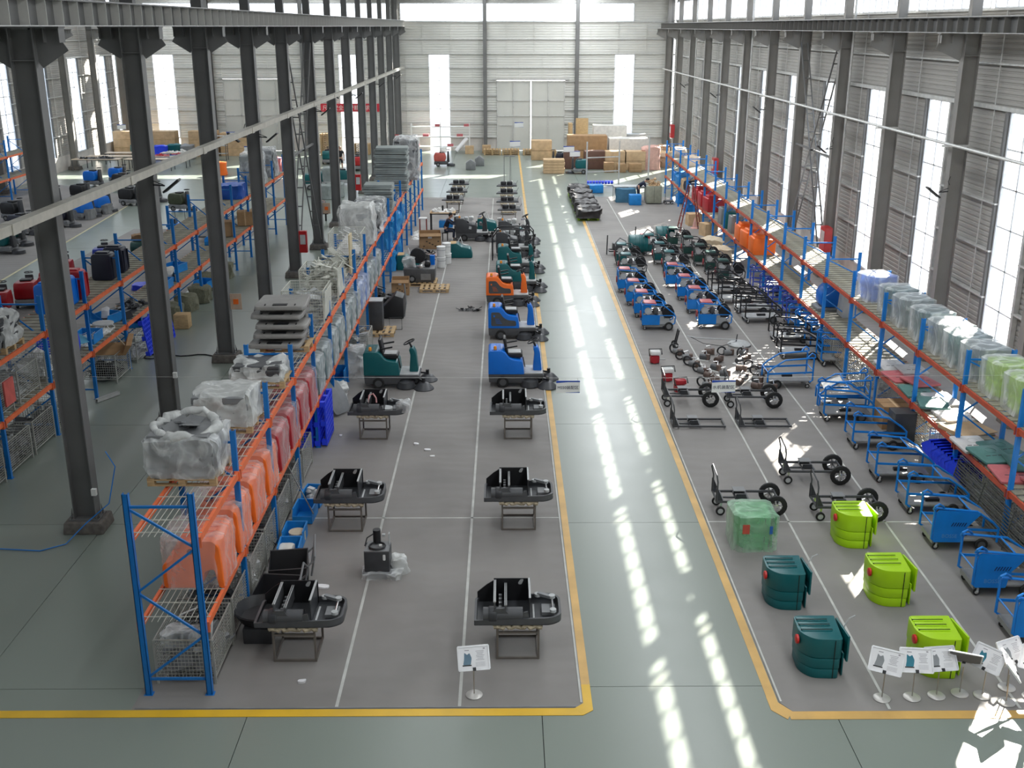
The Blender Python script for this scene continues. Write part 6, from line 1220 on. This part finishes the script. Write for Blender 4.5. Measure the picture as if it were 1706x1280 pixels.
# ---------------- hanging zone signs on a wire ----------------
tag(MB().tube([(-8.4,20.8,3.3),(2.6,20.8,3.24),(13.3,20.8,3.3)], .003, 5).build('wire', girtm), 'thin wire stretched across the hall between the columns', 'wire')
def hang(x, y, z, s, label, w=.48, fs=.1):
    t = thing('zone_sign', label, 'sign', (x,y,z), 0, 'hanging zone signs'); h = w*.54
    MB().box((0,0,-h/2), (w,.008,h)).build('sign_panel', M('sign_white', (.78,.78,.76), .5, 0, .02), t)
    MB().prism([(-w/2,0),(w/2,0),(w/2,-.03*w/.48),(0,-.03*w/.48),(-w/2,-.05*w/.48)], -.0065, -.0045, 'y').build('blue_band', M('sign_blue', (.02,.07,.4), .5), t, smooth=False)
    MB().prism([(-w*.1,-h),(w/2,-h),(w/2,-h+.018),(-w*.1,-h+.004)], -.0065, -.0045, 'y').build('lower_band', M('sign_blue', (.02,.07,.4), .5), t, smooth=False)
    if s:
        o = text_mesh(s, fs, M('sign_ink', (.015,.02,.06), .6), t, (0,-.006,0), (R(90),0,0)); xs = [v.co.x for v in o.data.vertices]; ys = [v.co.y for v in o.data.vertices]
        o.location = (-(min(xs)+max(xs))/2, -.006, -h*.56-(min(ys)+max(ys))/2)
    m = MB()
    for q in (-w*.4,w*.4): m.cyl((q,0,0), (q,0,.05), .004, 5)
    m.build('hook', lsteel, t); return t
hang(1.3,20.8,3.19,'MS50装配区','blue-edged white sign hanging over the left edge of the aisle', fs=.083); hang(4.46,20.8,3.19,'水机装配区','blue-edged white sign hanging above the pump work area', fs=.09)
for i, (x, y, z) in enumerate(((1.1,78,3.6),(3.75,63,3.5),(4.3,66,2.9),(.7,66,3.5),(-17.7,72,3.5),(-20.0,67,2.6),(-27.5,80,3.3),(-15.2,66,3.2))): hang(x, y, z, '', 'small far hanging sign, %s' % ('above the back doors','above the right half of the doors','over the far carton pile','over the aisle end','above the far left shelf unit','over the far left floor','over the long tables','near the sixth column')[i], .62)
t = thing('red_banner', 'red banner with white characters high on the back wall', 'banner', (-12.8,93.15,3.55)); MB().b2((-2.45,-.01,-.33), (2.45,.01,.33)).build('banner_cloth', M('banner_red', (.55,.03,.05), .6), t)
o = text_mesh('尺寸安全生产精益求精', .44, M('banner_white', (.75,.7,.68), .6), t, (-2.3,-.013,-.17), (R(90),0,0), .001)
# ---------------- floodlights on the columns ----------------
def mk_lamp():
    t = thing('floodlight', '', 'lamp'); MB().bar((0,0,0), (.28,0,-.02), .035).build('arm', black, t); MB().bar((0,0,.1), (.25,0,.0), .02).build('arm_brace', black, t)
    MB().box((0,0,0), (.5,.26,.05)).build('lamp_head', black, t, loc=(.45,0,-.02), rot=(0,R(-38),0), bevel=.012); MB().box((0,0,-.028), (.44,.22,.006)).build('lens', dgrey, t, loc=(.45,0,-.02), rot=(0,R(-38),0))
    MB().tube([(0,.05,.2),(.05,.05,.3),(0,.05,.45)], .012, 5).build('cord', black, t); return t
PL = Proto(mk_lamp)
for k in (1, 3, 5, 7, 9, 11):
    y = 20.7+6*k
    PL((-8.5,y-.2,6.35), 0, 'black floodlight on the aisle side of the %s middle column' % ORD[k], 'column floodlights')
    if k > 1: PL((-8.94,y-.2,6.35), math.pi, 'black floodlight on the left side of the %s middle column' % ORD[k], 'column floodlights')
for k in (2, 4, 6, 8, 10): PL((13.33,20.7+6*k-.2,5.3 if k < 6 else 6.0), math.pi, 'floodlight on the %s right wall column' % ORD[k+3], 'right wall floodlights')
# ---------------- people ----------------
def person(label, loc, rz, J, shirt, trousers, hairc=hair, s=1., seat=False):
    """J: joint positions. One skinned body; clothing, hair and face are children"""
    t = thing('person', label, 'person', loc, rz)
    def skinned(name, chain, mat, lvl=1):
        vs = []; es = []; rs = []
        for pts in chain:
            prev = None
            for p, r in pts:
                p = tuple(round(c*s, 4) for c in p)
                if p in vs: i = vs.index(p)
                else: vs.append(p); rs.append(r*s); i = len(vs)-1
                if prev is not None and prev != i: es.append((prev, i))
                prev = i
        me = bpy.data.meshes.new(name); me.from_pydata(vs, es, []); o = bpy.data.objects.new(name, me); COL.objects.link(o)
        sk = o.modifiers.new('s', 'SKIN'); sk.use_smooth_shade = True
        for i, r in enumerate(rs): me.skin_vertices[0].data[i].radius = (r, r)
        me.skin_vertices[0].data[0].use_root = True
        sb = o.modifiers.new('u', 'SUBSURF'); sb.levels = lvl; sb.render_levels = lvl
        dg = bpy.context.evaluated_depsgraph_get(); dg.update(); m2 = bpy.data.meshes.new_from_object(o.evaluated_get(dg)); bpy.data.objects.remove(o); m2.materials.clear(); m2.materials.append(mat)
        return link(name, m2, t)
    L = lambda a, b, f: tuple(a[i]+(b[i]-a[i])*f for i in range(3))
    P_, C_, N_, H_ = J['pelvis'], J['chest'], J['neck'], J['head']
    ch = [[(P_,.12),(L(P_,C_,.5),.115),(C_,.14),(N_,.055),(L(N_,H_,.35),.05)]]
    for sd in 'lr':
        S, E, W, Hd = J[sd+'sh'], J[sd+'el'], J[sd+'wr'], J[sd+'ha']; hp, kn, an, to = J[sd+'hip'], J[sd+'kn'], J[sd+'an'], J[sd+'toe']
        ch.append([(C_,.14),(S,.062),(L(S,E,.5),.05),(E,.04),(W,.028)]); ch.append([(P_,.12),(hp,.095),(L(hp,kn,.5),.08),(kn,.058),(L(kn,an,.4),.055),(an,.038)])
    skinned('body', ch, skin)
    for sd in 'lr':
        W, Hd = Vector(J[sd+'wr']), Vector(J[sd+'ha']); d = (Hd-W).normalized(); a = d.orthogonal().normalized(); b = d.cross(a)
        c = [[(tuple(W),.026),(tuple(W+d*.05),.034)]]
        for q, ln_ in ((-1.5,.075),(-.5,.09),(.5,.085),(1.5,.065)): c.append([(tuple(W+d*.05),.034),(tuple(W+d*.08+a*q*.018),.0095),(tuple(W+d*(.08+ln_*.5)+a*q*.02+b*.01),.0085),(tuple(W+d*(.08+ln_)+a*q*.02+b*.03),.007)])
        c.append([(tuple(W+d*.05),.034),(tuple(W+d*.06+a*.045),.011),(tuple(W+d*.1+a*.06+b*.015),.009)])
        skinned('hand', c, skin)
        an, to = Vector(J[sd+'an']), Vector(J[sd+'toe']); MB().tube([an+Vector((0,0,-.0)), an.lerp(to,.3)-Vector((0,0,.01)), to], .05, 8, rs=[.045,.05,.035]).build('shoe', M('shoe_grey', (.1,.1,.1), .6), t)
    hd = Vector(H_); f = Vector(J.get('face', (0,-1,0))).normalized(); up = (hd-Vector(N_)).normalized(); rt_ = f.cross(up).normalized(); M3 = Matrix((rt_, f, up)).transposed()
    m = MB(); vs = []; n, k_ = 12, 10
    prof = [(.02,-.125),(.045,-.11),(.062,-.08),(.072,-.04),(.078,0),(.08,.04),(.072,.08),(.05,.108),(.015,.12)]
    m.T = Matrix.Translation(hd) @ M3.to_4x4() @ Matrix.Diagonal((1,1.18,1,1)); m.lathe(prof, (0,0,0), 14)
    m.T = Matrix.Translation(hd) @ M3.to_4x4(); h = m.build('head', skin, t)
    for nm, mm_, c_, sz in (('nose',skin,(0,.1,-.02),(.022,.03,.04)),('mouth',M('lips', (.3,.1,.08), .6),(0,.088,-.062),(.045,.012,.01)),('eye',black,(-.03,.089,.01),(.02,.01,.01)),('eye',black,(.03,.089,.01),(.02,.01,.01)),('ear',skin,(-.082,0,-.01),(.018,.03,.05)),('ear',skin,(.082,0,-.01),(.018,.03,.05))):
        q = MB(); q.T = Matrix.Translation(hd) @ M3.to_4x4(); q.box(c_, sz).build(nm, mm_, h, bevel=.004)
    q = MB(); q.T = Matrix.Translation(hd) @ M3.to_4x4() @ Matrix.Diagonal((1.1,1.2,1.06,1)); q.lathe([(.082,.0),(.085,.04),(.077,.085),(.05,.115),(.01,.125)], (0,-.018,0), 14); q.lathe([(.05,-.07),(.066,-.03),(.07,.03),(.05,.06)], (0,-.03,0), 14).build('hair', hairc, h)
    sh = [[(P_,.142),(L(P_,C_,.5),.138),(C_,.165),(L(C_,N_,.8),.07)]]
    for sd in 'lr': S, E = J[sd+'sh'], J[sd+'el']; sh.append([(C_,.165),(S,.08),(L(S,E,.55 if J.get('short') else .98),.066)]+([] if J.get('short') else [(L(J[sd+'el'],J[sd+'wr'],.92),.045)]))
    skinned('shirt', sh, shirt)
    tr = [[(L(P_,C_,.1),.14),(P_,.14)]]
    for sd in 'lr': hp, kn, an = J[sd+'hip'], J[sd+'kn'], J[sd+'an']; tr.append([(P_,.14),(hp,.11),(L(hp,kn,.5),.098),(kn if not J.get('shorts') else L(kn,hp,.12),.08)]+([] if J.get('shorts') else [(L(kn,an,.9),.062)]))
    skinned('trousers', tr, trousers)
    return t
blk = M('black_shirt', (.012,.012,.015), .8); navyc = M('navy_work_clothes', (.012,.018,.04), .8)
walk = dict(pelvis=(0,0,.93), chest=(0,0,1.28), neck=(0,0,1.5), head=(0,-.02,1.66), lsh=(.19,0,1.42), lel=(.26,.04,1.14), lwr=(.26,-.06,.9), lha=(.26,-.1,.8), rsh=(-.19,0,1.42), rel=(-.27,.06,1.15), rwr=(-.28,.02,.9), rha=(-.28,0,.8),
    lhip=(.1,0,.88), lkn=(.11,-.1,.48), lan=(.11,-.02,.09), ltoe=(.11,-.2,.045), rhip=(-.1,0,.88), rkn=(-.11,.02,.48), ran=(-.11,.18,.1), rtoe=(-.11,.02,.04), short=1, shorts=1)
person('person in black shirt and shorts walking between the middle columns', (-11.8,79.6,.01), .1, walk, blk, blk)
sit = dict(pelvis=(0,0,.55), chest=(.1,0,.9), neck=(.2,0,1.08), head=(.28,0,1.24), face=(.8,0,-.5), lsh=(.14,-.18,1.02), lel=(.35,-.22,.85), lwr=(.58,-.14,.88), lha=(.66,-.12,.88), rsh=(.14,.18,1.02), rel=(.35,.22,.85), rwr=(.58,.14,.88), rha=(.66,.12,.88),
    lhip=(.02,-.1,.52), lkn=(.42,-.14,.5), lan=(.4,-.14,.1), ltoe=(.56,-.14,.045), rhip=(.02,.1,.52), rkn=(.42,.16,.5), ran=(.38,.16,.1), rtoe=(.54,.16,.045))
person('person in dark work clothes sitting and working on the unfinished machine', (-2.85,52.7,.01), 0, sit, navyc, navyc)
t = thing('stool', 'low dark stool under the seated person', 'stool', (-2.87,52.7,.01)); MB().box((0,0,.4), (.32,.34,.04)).build('seat', black, t); lm = MB().cyl((0,0,0), (0,0,.38), .02, 6).build('leg', black, t); lm.location = (-.12,-.12,0)
for x, y in ((.12,-.12),(-.12,.12),(.12,.12)): link('leg', lm.data, t, (x,y,0))
bend = dict(pelvis=(0,0,.92), chest=(.26,0,1.16), neck=(.42,0,1.26), head=(.54,0,1.32), face=(.5,0,-.85), lsh=(.32,-.19,1.16), lel=(.46,-.22,.96), lwr=(.62,-.12,1.02), lha=(.7,-.1,1.04), rsh=(.32,.19,1.16), rel=(.46,.22,.96), rwr=(.62,.12,1.02), rha=(.7,.1,1.04),
    lhip=(.0,-.1,.87), lkn=(.05,-.11,.47), lan=(-.03,-.11,.09), ltoe=(.13,-.11,.045), rhip=(0,.1,.87), rkn=(.04,.11,.47), ran=(-.04,.12,.09), rtoe=(.12,.12,.045))
person('person in dark clothes bending over parts at the olive cabinet', (8.02,64.8,.01), -.1, bend, navyc, navyc)
sit2 = dict(sit); person('person with black hair sitting beside the sixth middle column', (-9.6,58.4,.01), R(160), sit2, M('patterned_dark_shirt', (.1,.1,.11), .8, 0, .8, 14), blk)
t = thing('stool', 'low stool under the person beside the sixth column', 'stool', (-9.6,58.4,.01)); MB().box((0,0,.4), (.3,.34,.04)).build('seat', black, t); MB().cyl((0,0,0), (0,0,.38), .05, 8).build('leg', black, t)
